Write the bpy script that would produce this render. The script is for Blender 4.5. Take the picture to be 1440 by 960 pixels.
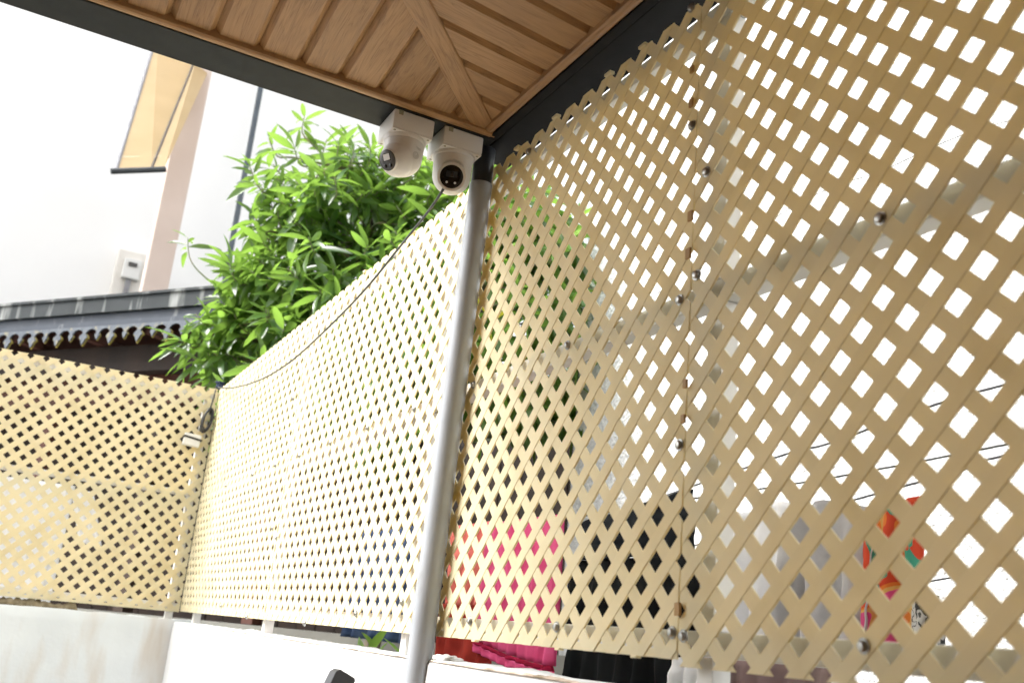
import bpy, bmesh, math, random
from mathutils import Vector, Matrix, noise
import numpy as np

random.seed(7)
for o in list(bpy.data.objects):
    bpy.data.objects.remove(o, do_unlink=True)
scene = bpy.context.scene
COL = scene.collection
EYE = 1.55                      # height of the camera above the paving
R = math.radians

# ------------------------------------------------------------------ camera
cd = bpy.data.cameras.new("camera")
cam = bpy.data.objects.new("camera", cd)
COL.objects.link(cam)
right = Vector((0.8775369, -0.4712071, 0.0888415))
up = Vector((-0.2126907, -0.2164480, 0.9528446))
back = Vector((-0.4297576, -0.8550521, -0.2901625))
cam.matrix_world = Matrix(((right.x, up.x, back.x, -1.0), (right.y, up.y, back.y, 0.0),
                           (right.z, up.z, back.z, EYE), (0, 0, 0, 1)))
cd.lens = 34.586
cd.sensor_width = 36.0
cd.sensor_fit = 'HORIZONTAL'
cd.clip_start = 0.02
cd.clip_end = 500
cd.dof.use_dof = True
cd.dof.focus_distance = 2.55
cd.dof.aperture_fstop = 4.5
scene.camera = cam

# ------------------------------------------------------------------ sky and sun (bright overcast)
SUN_EL, SUN_DIR = 47.0, Vector((-0.93, 0.37, 0)).normalized()    # towards the sun: left, a little ahead
world = bpy.data.worlds.new("World")
scene.world = world
world.use_nodes = True
nt = world.node_tree
nt.nodes.clear()
sky = nt.nodes.new("ShaderNodeTexSky")
sky.sky_type = 'NISHITA'
sky.sun_disc = False
sky.sun_elevation = R(SUN_EL)
sky.sun_rotation = math.atan2(SUN_DIR.x, SUN_DIR.y)
sky.air_density = 1.2
sky.dust_density = 4.0
hsv = nt.nodes.new("ShaderNodeHueSaturation")
hsv.inputs['Saturation'].default_value = 0.12
bg = nt.nodes.new("ShaderNodeBackground")
bg.inputs['Strength'].default_value = 0.15
wo = nt.nodes.new("ShaderNodeOutputWorld")
nt.links.new(sky.outputs[0], hsv.inputs['Color'])
nt.links.new(hsv.outputs[0], bg.inputs['Color'])
nt.links.new(bg.outputs[0], wo.inputs['Surface'])
sl = bpy.data.lights.new("sun", 'SUN')
sl.energy = 1.5
sl.angle = R(32)
sl.color = (1.0, 0.98, 0.945)
sun = bpy.data.objects.new("sun", sl)
COL.objects.link(sun)
sd = Vector((SUN_DIR.x * math.cos(R(SUN_EL)), SUN_DIR.y * math.cos(R(SUN_EL)), math.sin(R(SUN_EL))))
sun.rotation_euler = sd.to_track_quat('Z', 'Y').to_euler()
sun.location = (-4, 3, 9)

scene.view_settings.view_transform = 'Standard'
scene.view_settings.look = 'None'
scene.view_settings.gamma = 1.0
scene.view_settings.exposure = 1.82
scene.render.engine = 'CYCLES'
scene.cycles.max_bounces = 5
scene.cycles.diffuse_bounces = 3
scene.cycles.glossy_bounces = 2
scene.cycles.transmission_bounces = 3
scene.cycles.transparent_max_bounces = 8
scene.cycles.use_adaptive_sampling = True
scene.cycles.adaptive_threshold = 0.025
scene.cycles.adaptive_min_samples = 16

# ------------------------------------------------------------------ helpers
WL = {}                         # world location of every object that can be a parent


def tag(o, label=None, cat=None, group=None, kind=None):
    if label: o["label"] = label
    if cat: o["category"] = cat
    if group: o["group"] = group
    if kind: o["kind"] = kind
    return o


def thing(name, loc, label, cat, group=None):
    o = bpy.data.objects.new(name, None)
    o.empty_display_size = 0.05
    COL.objects.link(o)
    o.location = loc
    WL[o] = Vector(loc)
    return tag(o, label, cat, group)


def link(name, me, loc, parent=None, rot=None):
    o = bpy.data.objects.new(name, me)
    COL.objects.link(o)
    WL[o] = Vector(loc)
    if parent is not None:
        o.parent = parent
        o.location = Vector(loc) - WL[parent]
    else:
        o.location = loc
    if rot is not None:
        o.rotation_euler = rot
    return o


def mesh(name, verts, faces, mat, smooth=False, uvs=None):
    me = bpy.data.meshes.new(name)
    me.from_pydata([tuple(v) for v in verts], [], faces)
    if uvs is not None:
        ul = me.uv_layers.new(name="UVMap")
        for l in me.loops:
            ul.data[l.index].uv = uvs[l.vertex_index]
    if mat is not None:
        me.materials.append(mat)
    if smooth:
        for p in me.polygons: p.use_smooth = True
    me.update()
    return me


def fix(me):
    bm = bmesh.new(); bm.from_mesh(me)
    bmesh.ops.recalc_face_normals(bm, faces=bm.faces)
    bm.to_mesh(me); bm.free()
    return me


def build(name, verts, faces, mat, parent=None, smooth=False, uvs=None, recalc=True, base=False):
    """one mesh object from world-space vertices, origin at its middle (or base)"""
    vs = [Vector(v) for v in verts]
    lo = Vector((min(v.x for v in vs), min(v.y for v in vs), min(v.z for v in vs)))
    hi = Vector((max(v.x for v in vs), max(v.y for v in vs), max(v.z for v in vs)))
    c = (lo + hi) / 2
    if base: c.z = lo.z
    me = mesh(name, [v - c for v in vs], faces, mat, smooth, uvs)
    if recalc: fix(me)
    return link(name, me, c, parent)


class MB:
    """collects shapes for ONE mesh"""
    def __init__(self): self.v, self.f = [], []

    def add(self, v, f):
        n = len(self.v)
        self.v += [Vector(x) for x in v]
        self.f += [[i + n for i in q] for q in f]
        return self

    def box(self, x0, x1, y0, y1, z0, z1):
        v = [(x0, y0, z0), (x1, y0, z0), (x1, y1, z0), (x0, y1, z0), (x0, y0, z1), (x1, y0, z1), (x1, y1, z1), (x0, y1, z1)]
        f = [(0, 3, 2, 1), (4, 5, 6, 7), (0, 1, 5, 4), (1, 2, 6, 5), (2, 3, 7, 6), (3, 0, 4, 7)]
        return self.add(v, f)

    def cbox(self, x0, x1, y0, y1, z0, z1, b=0.003):
        """box with chamfered edges (bmesh bevel)"""
        bm = bmesh.new()
        m = MB().box(x0, x1, y0, y1, z0, z1)
        bv = [bm.verts.new(q) for q in m.v]
        for q in m.f: bm.faces.new([bv[i] for i in q])
        bmesh.ops.bevel(bm, geom=bm.edges[:], offset=b, segments=2, affect='EDGES', profile=0.6)
        bm.verts.index_update()
        self.add([q.co.copy() for q in bm.verts], [[w.index for w in q.verts] for q in bm.faces])
        bm.free()
        return self

    def tube(self, pts, rad, n=8, cap=True):
        pts = [Vector(p) for p in pts]
        rr = rad if isinstance(rad, (list, tuple)) else [rad] * len(pts)
        v, f = [], []
        ref = Vector((0.13, 0.21, 0.97))
        for i, p in enumerate(pts):
            a = pts[max(i - 1, 0)]; b = pts[min(i + 1, len(pts) - 1)]
            t = (b - a).normalized()
            s = t.cross(ref)
            if s.length < 1e-4: s = t.cross(Vector((1, 0, 0)))
            s.normalize(); u = s.cross(t)
            for k in range(n):
                an = 2 * math.pi * k / n
                v.append(p + (s * math.cos(an) + u * math.sin(an)) * rr[i])
        for i in range(len(pts) - 1):
            for k in range(n):
                f.append((i * n + k, i * n + (k + 1) % n, (i + 1) * n + (k + 1) % n, (i + 1) * n + k))
        if cap:
            f.append(tuple(range(n))[::-1]); f.append(tuple((len(pts) - 1) * n + k for k in range(n)))
        return self.add(v, f)

    def lathe(self, prof, n=32, axis=None, origin=(0, 0, 0)):
        """prof: (radius, height) along axis"""
        ax = Vector(axis or (0, 0, 1)).normalized()
        s = ax.orthogonal().normalized(); u = ax.cross(s)
        o = Vector(origin); v, f = [], []
        for r_, h in prof:
            for k in range(n):
                an = 2 * math.pi * k / n
                v.append(o + ax * h + (s * math.cos(an) + u * math.sin(an)) * r_)
        for i in range(len(prof) - 1):
            for k in range(n):
                f.append((i * n + k, i * n + (k + 1) % n, (i + 1) * n + (k + 1) % n, (i + 1) * n + k))
        f.append(tuple(range(n))[::-1]); f.append(tuple((len(prof) - 1) * n + k for k in range(n)))
        return self.add(v, f)

    def prism(self, poly, to3d, n0, n1, ch=0.0):
        """convex polygon (2D, counter-clockwise) swept from depth n0 to n1, front edge chamfered"""
        k = len(poly)
        v = [to3d(a, b, n0) for a, b in poly]
        if ch > 0:
            v += [to3d(a, b, n1 - ch) for a, b in poly] + [to3d(a, b, n1) for a, b in inset(poly, ch)]
            rings = 3
        else:
            v += [to3d(a, b, n1) for a, b in poly]
            rings = 2
        f = [tuple(range(k))[::-1], tuple(range((rings - 1) * k, rings * k))]
        for r_ in range(rings - 1):
            for i in range(k):
                j = (i + 1) % k
                f.append((r_ * k + i, r_ * k + j, (r_ + 1) * k + j, (r_ + 1) * k + i))
        return self.add(v, f)

    def obj(self, name, mat, parent=None, smooth=False, base=False, angle=None):
        o = build(name, self.v, self.f, mat, parent, smooth, base=base)
        if angle is not None:
            o.data.set_sharp_from_angle(angle=R(angle))
        return o


def inset(poly, d):
    out = []
    n = len(poly)
    for i in range(n):
        p0 = Vector(poly[i - 1]); p1 = Vector(poly[i]); p2 = Vector(poly[(i + 1) % n])
        e0 = (p1 - p0).normalized(); e1 = (p2 - p1).normalized()
        n0 = Vector((-e0.y, e0.x)); n1 = Vector((-e1.y, e1.x))
        b = n0 + n1
        den = 1 + n0.dot(n1)
        out.append(tuple(p1 + b * (d / max(den, 0.35))))
    return out


def clip(poly, a, b, c):
    """keep a*x + b*y <= c"""
    out = []
    for i in range(len(poly)):
        p = poly[i]; q = poly[(i + 1) % len(poly)]
        dp = a * p[0] + b * p[1] - c; dq = a * q[0] + b * q[1] - c
        if dp <= 0: out.append(p)
        if (dp < 0 < dq) or (dq < 0 < dp):
            t = dp / (dp - dq)
            out.append((p[0] + (q[0] - p[0]) * t, p[1] + (q[1] - p[1]) * t))
    # drop doubled points
    res = []
    for p in out:
        if not res or (abs(p[0] - res[-1][0]) + abs(p[1] - res[-1][1])) > 1e-6: res.append(p)
    if len(res) > 1 and (abs(res[0][0] - res[-1][0]) + abs(res[0][1] - res[-1][1])) < 1e-6: res.pop()
    return res


# ------------------------------------------------------------------ materials
def new_mat(name):
    m = bpy.data.materials.new(name)
    m.use_nodes = True
    m.node_tree.nodes.clear()
    return m, m.node_tree.nodes, m.node_tree.links


def pmat(name, c1, c2=None, rough=0.6, scale=8.0, detail=3.0, stretch=(1, 1, 1), bump=0.0, bump_scale=60.0,
         metal=0.0, trans=0.0, trans_col=None, rnd=0.0, spec=0.5, coords='Object', lo=0.35, hi=0.65, rvar=0.0,
         dirt=None, dirt_scale=3.0, dirt_lo=0.55, dirt_hi=0.75, dirt_stretch=(1, 1, 1), dist=0.0, bump_dist=0.002):
    m, N, Lk = new_mat(name)
    out = N.new('ShaderNodeOutputMaterial'); bs = N.new('ShaderNodeBsdfPrincipled')
    tc = N.new('ShaderNodeTexCoord'); mp = N.new('ShaderNodeMapping')
    mp.inputs['Scale'].default_value = stretch
    if coords == 'World':
        ge = N.new('ShaderNodeNewGeometry'); src = ge.outputs['Position']
    else:
        src = tc.outputs[coords]
    Lk.new(src, mp.inputs['Vector'])
    nz = N.new('ShaderNodeTexNoise'); nz.inputs['Scale'].default_value = scale; nz.inputs['Detail'].default_value = detail
    nz.inputs['Distortion'].default_value = dist
    Lk.new(mp.outputs[0], nz.inputs['Vector'])
    rp = N.new('ShaderNodeValToRGB')
    rp.color_ramp.elements[0].position = lo; rp.color_ramp.elements[1].position = hi
    rp.color_ramp.elements[0].color = (*c1, 1); rp.color_ramp.elements[1].color = (*(c2 or c1), 1)
    Lk.new(nz.outputs['Fac'], rp.inputs['Fac'])
    col = rp.outputs['Color']
    if dirt is not None:
        m2 = N.new('ShaderNodeMapping'); m2.inputs['Scale'].default_value = dirt_stretch
        Lk.new(src, m2.inputs['Vector'])
        n2 = N.new('ShaderNodeTexNoise'); n2.inputs['Scale'].default_value = dirt_scale; n2.inputs['Detail'].default_value = 4
        Lk.new(m2.outputs[0], n2.inputs['Vector'])
        r2 = N.new('ShaderNodeMapRange'); r2.inputs['From Min'].default_value = dirt_lo; r2.inputs['From Max'].default_value = dirt_hi
        Lk.new(n2.outputs['Fac'], r2.inputs['Value'])
        mx = N.new('ShaderNodeMixRGB'); mx.inputs['Color2'].default_value = (*dirt, 1)
        Lk.new(r2.outputs[0], mx.inputs['Fac']); Lk.new(col, mx.inputs['Color1'])
        col = mx.outputs[0]
    if rnd > 0:
        oi = N.new('ShaderNodeObjectInfo'); hs = N.new('ShaderNodeHueSaturation')
        mr = N.new('ShaderNodeMapRange'); mr.inputs['To Min'].default_value = 1 - rnd; mr.inputs['To Max'].default_value = 1 + rnd
        Lk.new(oi.outputs['Random'], mr.inputs['Value']); Lk.new(mr.outputs[0], hs.inputs['Value'])
        Lk.new(col, hs.inputs['Color']); col = hs.outputs[0]
    Lk.new(col, bs.inputs['Base Color'])
    bs.inputs['Roughness'].default_value = rough
    if rvar > 0:
        mr2 = N.new('ShaderNodeMapRange'); mr2.inputs['To Min'].default_value = rough - rvar; mr2.inputs['To Max'].default_value = rough + rvar
        Lk.new(nz.outputs['Fac'], mr2.inputs['Value']); Lk.new(mr2.outputs[0], bs.inputs['Roughness'])
    bs.inputs['Metallic'].default_value = metal
    bs.inputs['Specular IOR Level'].default_value = spec
    if bump > 0:
        nb = N.new('ShaderNodeTexNoise'); nb.inputs['Scale'].default_value = bump_scale; nb.inputs['Detail'].default_value = 3
        Lk.new(mp.outputs[0], nb.inputs['Vector'])
        bp = N.new('ShaderNodeBump'); bp.inputs['Strength'].default_value = bump; bp.inputs['Distance'].default_value = bump_dist
        Lk.new(nb.outputs['Fac'], bp.inputs['Height']); Lk.new(bp.outputs[0], bs.inputs['Normal'])
    sh = bs.outputs[0]
    if trans > 0:
        tr = N.new('ShaderNodeBsdfTranslucent')
        if trans_col: tr.inputs['Color'].default_value = (*trans_col, 1)
        else: Lk.new(col, tr.inputs['Color'])
        ms = N.new('ShaderNodeMixShader'); ms.inputs['Fac'].default_value = trans
        Lk.new(sh, ms.inputs[1]); Lk.new(tr.outputs[0], ms.inputs[2]); sh = ms.outputs[0]
    Lk.new(sh, out.inputs['Surface'])
    return m


M = {}
M['lattice'] = pmat('cream_pvc', (0.79, 0.745, 0.52), (0.82, 0.78, 0.57), rough=0.5, spec=.18, scale=5, detail=2, trans=0.28,
                    trans_col=(0.92, 0.67, 0.05), rnd=0.04, coords='World', dirt=(0.62, 0.555, 0.35), dirt_scale=7, dirt_lo=.52, dirt_hi=.88)
M['tab'] = pmat('tan_tab', (0.42, 0.25, 0.08), (0.50, 0.32, 0.12), rough=0.5, trans=0.2, trans_col=(.7, .4, .1))
M['rail'] = pmat('white_painted_steel', (0.66, 0.645, 0.61), (0.74, 0.73, 0.70), rough=0.45, scale=9, dirt=(0.45, 0.38, 0.30), dirt_scale=6, dirt_lo=.62, dirt_hi=.8)
M['bolt'] = pmat('zinc_bolt', (0.30, 0.30, 0.29), (0.45, 0.45, 0.43), rough=0.32, metal=0.9, scale=90, rvar=.1)
M['plaster'] = pmat('white_plaster', (0.64, 0.675, 0.685), (0.70, 0.735, 0.74), rough=0.85, scale=3.5, bump=0.35, bump_scale=45, coords='World',
                    dirt=(0.52, 0.43, 0.33), dirt_scale=2.9, dirt_lo=0.52, dirt_hi=0.84, dirt_stretch=(2.2, 2.2, 0.45), bump_dist=.004)
M['plaster_clean'] = pmat('white_plaster_newer', (0.66, 0.67, 0.665), (0.72, 0.725, 0.72), rough=0.85, scale=3.5, bump=0.35, bump_scale=45, coords='World',
                    dirt=(0.60, 0.56, 0.50), dirt_scale=7, dirt_lo=0.66, dirt_hi=0.8, bump_dist=.004)
M['mortar'] = pmat('peach_mortar', (0.50, 0.40, 0.31), (0.72, 0.62, 0.54), rough=0.95, scale=22, bump=0.8, bump_scale=70, coords='World',
                   dirt=(0.25, 0.20, 0.13), dirt_scale=9, dirt_lo=.55, dirt_hi=.7, bump_dist=.006)
M['mortar_brown'] = pmat('weathered_mortar', (0.14, 0.11, 0.06), (0.30, 0.25, 0.16), rough=0.95, scale=25, bump=0.9, bump_scale=60, coords='World', bump_dist=.008)
M['beam'] = pmat('dark_grey_steel_paint', (0.017, 0.020, 0.020), (0.022, 0.025, 0.025), rough=0.6, spec=.25, scale=30, bump=0.12, bump_scale=220)
M['beam_shaded'] = pmat('shaded_grey_steel_paint', (0.007, 0.007, 0.007), (0.010, 0.010, 0.010), rough=0.6, spec=.15, scale=30, bump=0.12, bump_scale=220)  # same paint as the front beam, its shade put into the colour
M['pipe'] = pmat('silver_steel_pipe', (0.36, 0.385, 0.415), (0.41, 0.435, 0.465), rough=0.5, metal=0.1, spec=.35, scale=6, rvar=.06, bump=0.03, bump_scale=150,
                 dirt=(0.24, 0.23, 0.21), dirt_scale=18, dirt_lo=.54, dirt_hi=.80, dirt_stretch=(1, 1, .35))
M['sleeve'] = pmat('navy_black_sleeve', (0.014, 0.017, 0.022), (0.022, 0.026, 0.032), rough=0.4, scale=12)
M['cam_white'] = pmat('camera_white_plastic', (0.72, 0.715, 0.70), (0.76, 0.755, 0.74), rough=0.38, scale=6)
M['cam_box'] = pmat('box_white_plastic', (0.70, 0.70, 0.675), (0.74, 0.74, 0.715), rough=0.45, scale=6)
M['cam_grey'] = pmat('camera_face_grey', (0.06, 0.062, 0.062), (0.075, 0.077, 0.077), rough=0.3)
M['cam_glass'] = pmat('black_lens_glass', (0.006, 0.006, 0.007), (0.008, 0.008, 0.009), rough=0.12)
M['cam_window'] = pmat('dark_lens_window', (0.030, 0.031, 0.033), (0.036, 0.037, 0.04), rough=0.2)
M['cam_led'] = pmat('clear_led', (0.75, 0.75, 0.74), (0.8, 0.8, 0.8), rough=0.25)
M['cam_emboss'] = pmat('camera_mesh_grey', (0.58, 0.575, 0.56), (0.63, 0.625, 0.61), rough=0.55)
M['mark'] = pmat('black_mark', (0.03, 0.03, 0.03), rough=0.5)
M['gasket'] = pmat('olive_gasket', (0.30, 0.30, 0.22), rough=0.7)
M['cable'] = pmat('dark_cable', (0.045, 0.05, 0.048), (0.07, 0.075, 0.07), rough=0.5, scale=30)
M['black_cable'] = pmat('black_cable', (0.018, 0.018, 0.02), (0.03, 0.03, 0.032), rough=0.45, scale=30)
M['navy_cloth'] = pmat('navy_cloth', (0.006, 0.011, 0.026), (0.014, 0.026, 0.055), rough=0.9, scale=20, bump=.4)
M['bark'] = pmat('tree_bark', (0.10, 0.085, 0.06), (0.17, 0.14, 0.10), rough=0.9, scale=14, bump=.6, bump_scale=30)
M['twig'] = pmat('green_twig', (0.13, 0.17, 0.07), (0.22, 0.20, 0.10), rough=0.7, scale=14)
M['concrete'] = pmat('paving_concrete', (0.20, 0.20, 0.195), (0.27, 0.27, 0.26), rough=0.9, scale=1.5, coords='World', bump=.3, bump_scale=30)
M['stand'] = pmat('dark_grey_metal', (0.035, 0.038, 0.045), (0.05, 0.053, 0.06), rough=0.4, scale=12)
M['stand_edge'] = pmat('worn_bright_edge', (0.42, 0.43, 0.45), (0.55, 0.56, 0.58), rough=0.35, metal=.6)
M['stand_top'] = pmat('worn_grey_metal', (0.20, 0.205, 0.19), (0.30, 0.30, 0.285), rough=0.5, scale=40, dirt=(.05, .05, .05), dirt_scale=40)


def leaf_mat(name, c1, c2, tcol):
    m, N, Lk = new_mat(name)
    out = N.new('ShaderNodeOutputMaterial'); bs = N.new('ShaderNodeBsdfPrincipled')
    oi = N.new('ShaderNodeObjectInfo'); ge = N.new('ShaderNodeNewGeometry')
    nz = N.new('ShaderNodeTexNoise'); nz.inputs['Scale'].default_value = 3.2; nz.inputs['Detail'].default_value = 3
    Lk.new(ge.outputs['Position'], nz.inputs['Vector'])
    rp = N.new('ShaderNodeValToRGB'); rp.color_ramp.elements[0].position = .35; rp.color_ramp.elements[1].position = .65
    rp.color_ramp.elements[0].color = (*c1, 1); rp.color_ramp.elements[1].color = (*c2, 1)
    Lk.new(nz.outputs['Fac'], rp.inputs['Fac'])
    hs = N.new('ShaderNodeHueSaturation')
    mr = N.new('ShaderNodeMapRange'); mr.inputs['To Min'].default_value = .5; mr.inputs['To Max'].default_value = 1.35
    isl = ge.outputs['Random Per Island']
    ad = N.new('ShaderNodeMath'); ad.operation = 'ADD'
    Lk.new(isl, ad.inputs[0]); Lk.new(oi.outputs['Random'], ad.inputs[1])
    fr = N.new('ShaderNodeMath'); fr.operation = 'FRACT'; Lk.new(ad.outputs[0], fr.inputs[0])
    Lk.new(fr.outputs[0], mr.inputs['Value']); Lk.new(mr.outputs[0], hs.inputs['Value'])
    Lk.new(rp.outputs[0], hs.inputs['Color'])
    Lk.new(hs.outputs[0], bs.inputs['Base Color'])
    bs.inputs['Roughness'].default_value = 0.26
    bs.inputs['Specular IOR Level'].default_value = 0.8
    tr = N.new('ShaderNodeBsdfTranslucent'); tr.inputs['Color'].default_value = (*tcol, 1)
    ms = N.new('ShaderNodeMixShader'); ms.inputs['Fac'].default_value = .45
    Lk.new(bs.outputs[0], ms.inputs[1]); Lk.new(tr.outputs[0], ms.inputs[2])
    Lk.new(ms.outputs[0], out.inputs['Surface'])
    return m


M['leaf'] = leaf_mat('glossy_green_leaf', (0.044, 0.104, 0.034), (0.112, 0.20, 0.042), (0.28, 0.47, 0.07))
M['leaf_yellow'] = leaf_mat('yellowing_leaf', (0.30, 0.28, 0.03), (0.20, 0.30, 0.03), (0.55, 0.45, 0.04))


def wood_mat(name):
    m, N, Lk = new_mat(name)
    out = N.new('ShaderNodeOutputMaterial'); bs = N.new('ShaderNodeBsdfPrincipled')
    uv = N.new('ShaderNodeUVMap'); mp = N.new('ShaderNodeMapping')
    mp.inputs['Scale'].default_value = (1.0, 9.0, 1.0)
    Lk.new(uv.outputs[0], mp.inputs['Vector'])
    n1 = N.new('ShaderNodeTexNoise'); n1.inputs['Scale'].default_value = 3.4; n1.inputs['Detail'].default_value = 5; n1.inputs['Distortion'].default_value = 1.4
    Lk.new(mp.outputs[0], n1.inputs['Vector'])
    wv = N.new('ShaderNodeMath'); wv.operation = 'MULTIPLY'; wv.inputs[1].default_value = 9.0
    Lk.new(n1.outputs['Fac'], wv.inputs[0])
    fr = N.new('ShaderNodeMath'); fr.operation = 'PINGPONG'; fr.inputs[1].default_value = 1.0
    Lk.new(wv.outputs[0], fr.inputs[0])
    m2 = N.new('ShaderNodeMapping'); m2.inputs['Scale'].default_value = (7, 210, 1)
    Lk.new(uv.outputs[0], m2.inputs['Vector'])
    n2 = N.new('ShaderNodeTexNoise'); n2.inputs['Scale'].default_value = 2.0; n2.inputs['Detail'].default_value = 4
    Lk.new(m2.outputs[0], n2.inputs['Vector'])
    mix = N.new('ShaderNodeMath'); mix.operation = 'MULTIPLY_ADD'; mix.inputs[1].default_value = .42
    Lk.new(fr.outputs[0], mix.inputs[0]); Lk.new(n2.outputs['Fac'], mix.inputs[2])
    rp = N.new('ShaderNodeValToRGB')
    e = rp.color_ramp.elements
    e[0].position = .30; e[0].color = (0.190, 0.098, 0.036, 1)
    e[1].position = 1.0; e[1].color = (0.385, 0.220, 0.092, 1)
    a = e.new(.62); a.color = (0.32, 0.177, 0.072, 1)
    Lk.new(mix.outputs[0], rp.inputs['Fac'])
    oi = N.new('ShaderNodeObjectInfo'); hs = N.new('ShaderNodeHueSaturation')
    mr = N.new('ShaderNodeMapRange'); mr.inputs['To Min'].default_value = .92; mr.inputs['To Max'].default_value = 1.08
    Lk.new(oi.outputs['Random'], mr.inputs['Value']); Lk.new(mr.outputs[0], hs.inputs['Value']); Lk.new(rp.outputs[0], hs.inputs['Color'])
    Lk.new(hs.outputs[0], bs.inputs['Base Color'])
    bs.inputs['Roughness'].default_value = .5
    bp = N.new('ShaderNodeBump'); bp.inputs['Strength'].default_value = .25; bp.inputs['Distance'].default_value = .001
    Lk.new(mix.outputs[0], bp.inputs['Height']); Lk.new(bp.outputs[0], bs.inputs['Normal'])
    Lk.new(bs.outputs[0], out.inputs['Surface'])
    return m


M['wood'] = wood_mat('wood_grain_soffit')

# ------------------------------------------------------------------ ground
g = mesh('ground', [(-150, -150, 0), (150, -150, 0), (150, 150, 0), (-150, 150, 0)], [(0, 1, 2, 3)], M['concrete'])
tag(link('ground', g, (0, 0, 0)), kind='structure')
M['bounce_terracotta'] = pmat('terracotta_bounce_paving', (0.32, 0.18, 0.065), (0.39, 0.23, 0.09), rough=.7, scale=3, coords='World', bump=.2, bump_scale=30)
g = MB().box(-4.39, -0.032, -3.015, 2.30, -.05, .006)  # unseen floor patch added to bounce warm light onto soffit and lattice
tag(g.obj('added_bounce_floor', M['bounce_terracotta']), kind='structure')

# ------------------------------------------------------------------ unseen house behind the viewer, added to darken and warm the roofed area
M['unseen_house_wall'] = pmat('unseen_house_bounce_paint', (0.34, 0.20, 0.075), (0.40, 0.245, 0.10), rough=.85, scale=2, coords='World')  # clay tone picked for the warm bounce it throws on the lattice
M['unseen_house_door'] = pmat('unseen_house_wood', (0.10, 0.055, 0.03), (0.15, 0.085, 0.045), rough=.5, scale=6, stretch=(1, 1, .15))
own = thing('unseen_house', (-3, -3.2, 0), 'unseen clay coloured house with a brown door, added to dim and warm the light under the roof', 'house')
MB().box(-6.2, 0.25, -3.35, -3.02, 0, 4.6).obj('wall', M['unseen_house_wall'], own)
MB().box(-6.2, -4.40, -3.018, 3.2, 0, 3.5).obj('light_blocking_wing', M['unseen_house_wall'], own)  # added wing, its length set to block low sky from the left
MB().cbox(-6.3, -4.30, -2.8, 3.3, 3.502, 3.58, .01).obj('roof_edge', M['unseen_house_door'], own)
MB().cbox(-3.4, -2.4, -3.019, -2.97, 0.02, 2.1, .006).obj('door', M['unseen_house_door'], own)
MB().cbox(-6.35, 0.4, -3.5, -2.9, 4.602, 4.7, .01).obj('roof_edge', M['unseen_house_door'], own)

# ------------------------------------------------------------------ plastered boundary walls
def rough_wall(name, a, b, thick_dir, thick, h, mat, label, seg=0.035, amp=0.006):
    """wall from a to b (front foot line), its top edge uneven"""
    a = Vector(a); b = Vector(b); t = Vector(thick_dir)
    n = int((b - a).length / seg)
    root = thing(name, ((a + b) / 2 + t * thick / 2), label, 'wall')
    v, f = [], []
    for i in range(n + 1):
        p = a + (b - a) * i / n
        e = noise.noise(p * 6) * amp + noise.noise(p * 25) * amp * .6
        e2 = noise.noise(p * 7 + Vector((9, 3, 1))) * amp + noise.noise(p * 27) * amp * .6
        w = noise.noise(p * 3.0 + Vector((3, 3, 3))) * .003
        for q, z in ((p, 0), (p - t * w, h - .06), (p + t * (.004 + w), h - .012 + e * .4), (p + t * .012, h + e), (p + t * (thick - .01), h + e2), (p + t * thick, 0)):
            v.append((q.x, q.y, z))
    for i in range(n):
        for k in range(5):
            f.append((i * 6 + k, (i + 1) * 6 + k, (i + 1) * 6 + k + 1, i * 6 + k + 1))
    f.append((0, 1, 2, 3, 4, 5)); f.append(tuple(n * 6 + k for k in range(6))[::-1])
    o = build('plaster_body', v, f, mat, root, smooth=True)
    o.data.set_sharp_from_angle(angle=R(35))
    return root


def mortar_ridge(name, pts, w, hgt, mat, parent, seed=0, seg=.012):
    """lumpy line of mortar along a path on a wall top"""
    a, b = Vector(pts[0]), Vector(pts[1])
    n = max(6, int((b - a).length / seg))
    d = (b - a).normalized(); s = Vector((-d.y, d.x, 0))
    v, f = [], []
    K = 7
    for i in range(n + 1):
        p = a + (b - a) * i / n
        for k in range(K):
            an = math.pi * k / (K - 1)
            rr = 0.55 + 0.75 * abs(noise.noise(p * 30 + Vector((seed, k * .7, 0)))) + .5 * max(0, noise.noise(p * 9 + Vector((seed * 3, 0, k * .3))))
            if i in (0, n): rr *= .3
            v.append(p + s * math.cos(an) * w / 2 * (0.8 + .3 * rr) + Vector((0, 0, max(0, math.sin(an)) * hgt * rr)))
    for i in range(n):
        for k in range(K - 1):
            f.append((i * K + k, i * K + k + 1, (i + 1) * K + k + 1, (i + 1) * K + k))
        f.append((i * K + K - 1, i * K, (i + 1) * K, (i + 1) * K + K - 1))
    f.append(tuple(range(K))[::-1]); f.append(tuple(n * K + k for k in range(K)))
    return build(name, v, f, mat, parent, smooth=True)


wallA = rough_wall('boundary_wall', (-0.03, -3.0, 0), (-0.03, 5.568, 0), (1, 0, 0), 0.14, 1.494, M['plaster_clean'],
                   'low white plastered wall running under the tall lattice screen beside the pipe post')
wallB = rough_wall('boundary_wall', (-3.2, 5.57, 0), (0.11, 5.57, 0), (0, 1, 0), 0.14, 1.503, M['plaster'],
                   'ochre stained white plastered wall under the lattice fence at the far left')
mortar_ridge('mortar_edge', ((-0.017, -0.6, 1.489), (-0.017, 2.22, 1.489)), .018, .006, M['mortar'], wallA, 1)
mortar_ridge('mortar_edge', ((-0.017, 2.24, 1.489), (-0.017, 4.9, 1.489)), .018, .005, M['mortar'], wallA, 2)
mortar_ridge('mortar_lump', ((0.045, 2.205, 1.492), (0.045, 2.33, 1.492)), .04, .016, M['rail'], wallA, 5)
mortar_ridge('mortar_lump', ((0.035, 3.95, 1.492), (0.035, 4.20, 1.492)), .05, .012, M['rail'], wallA, 6)
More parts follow.
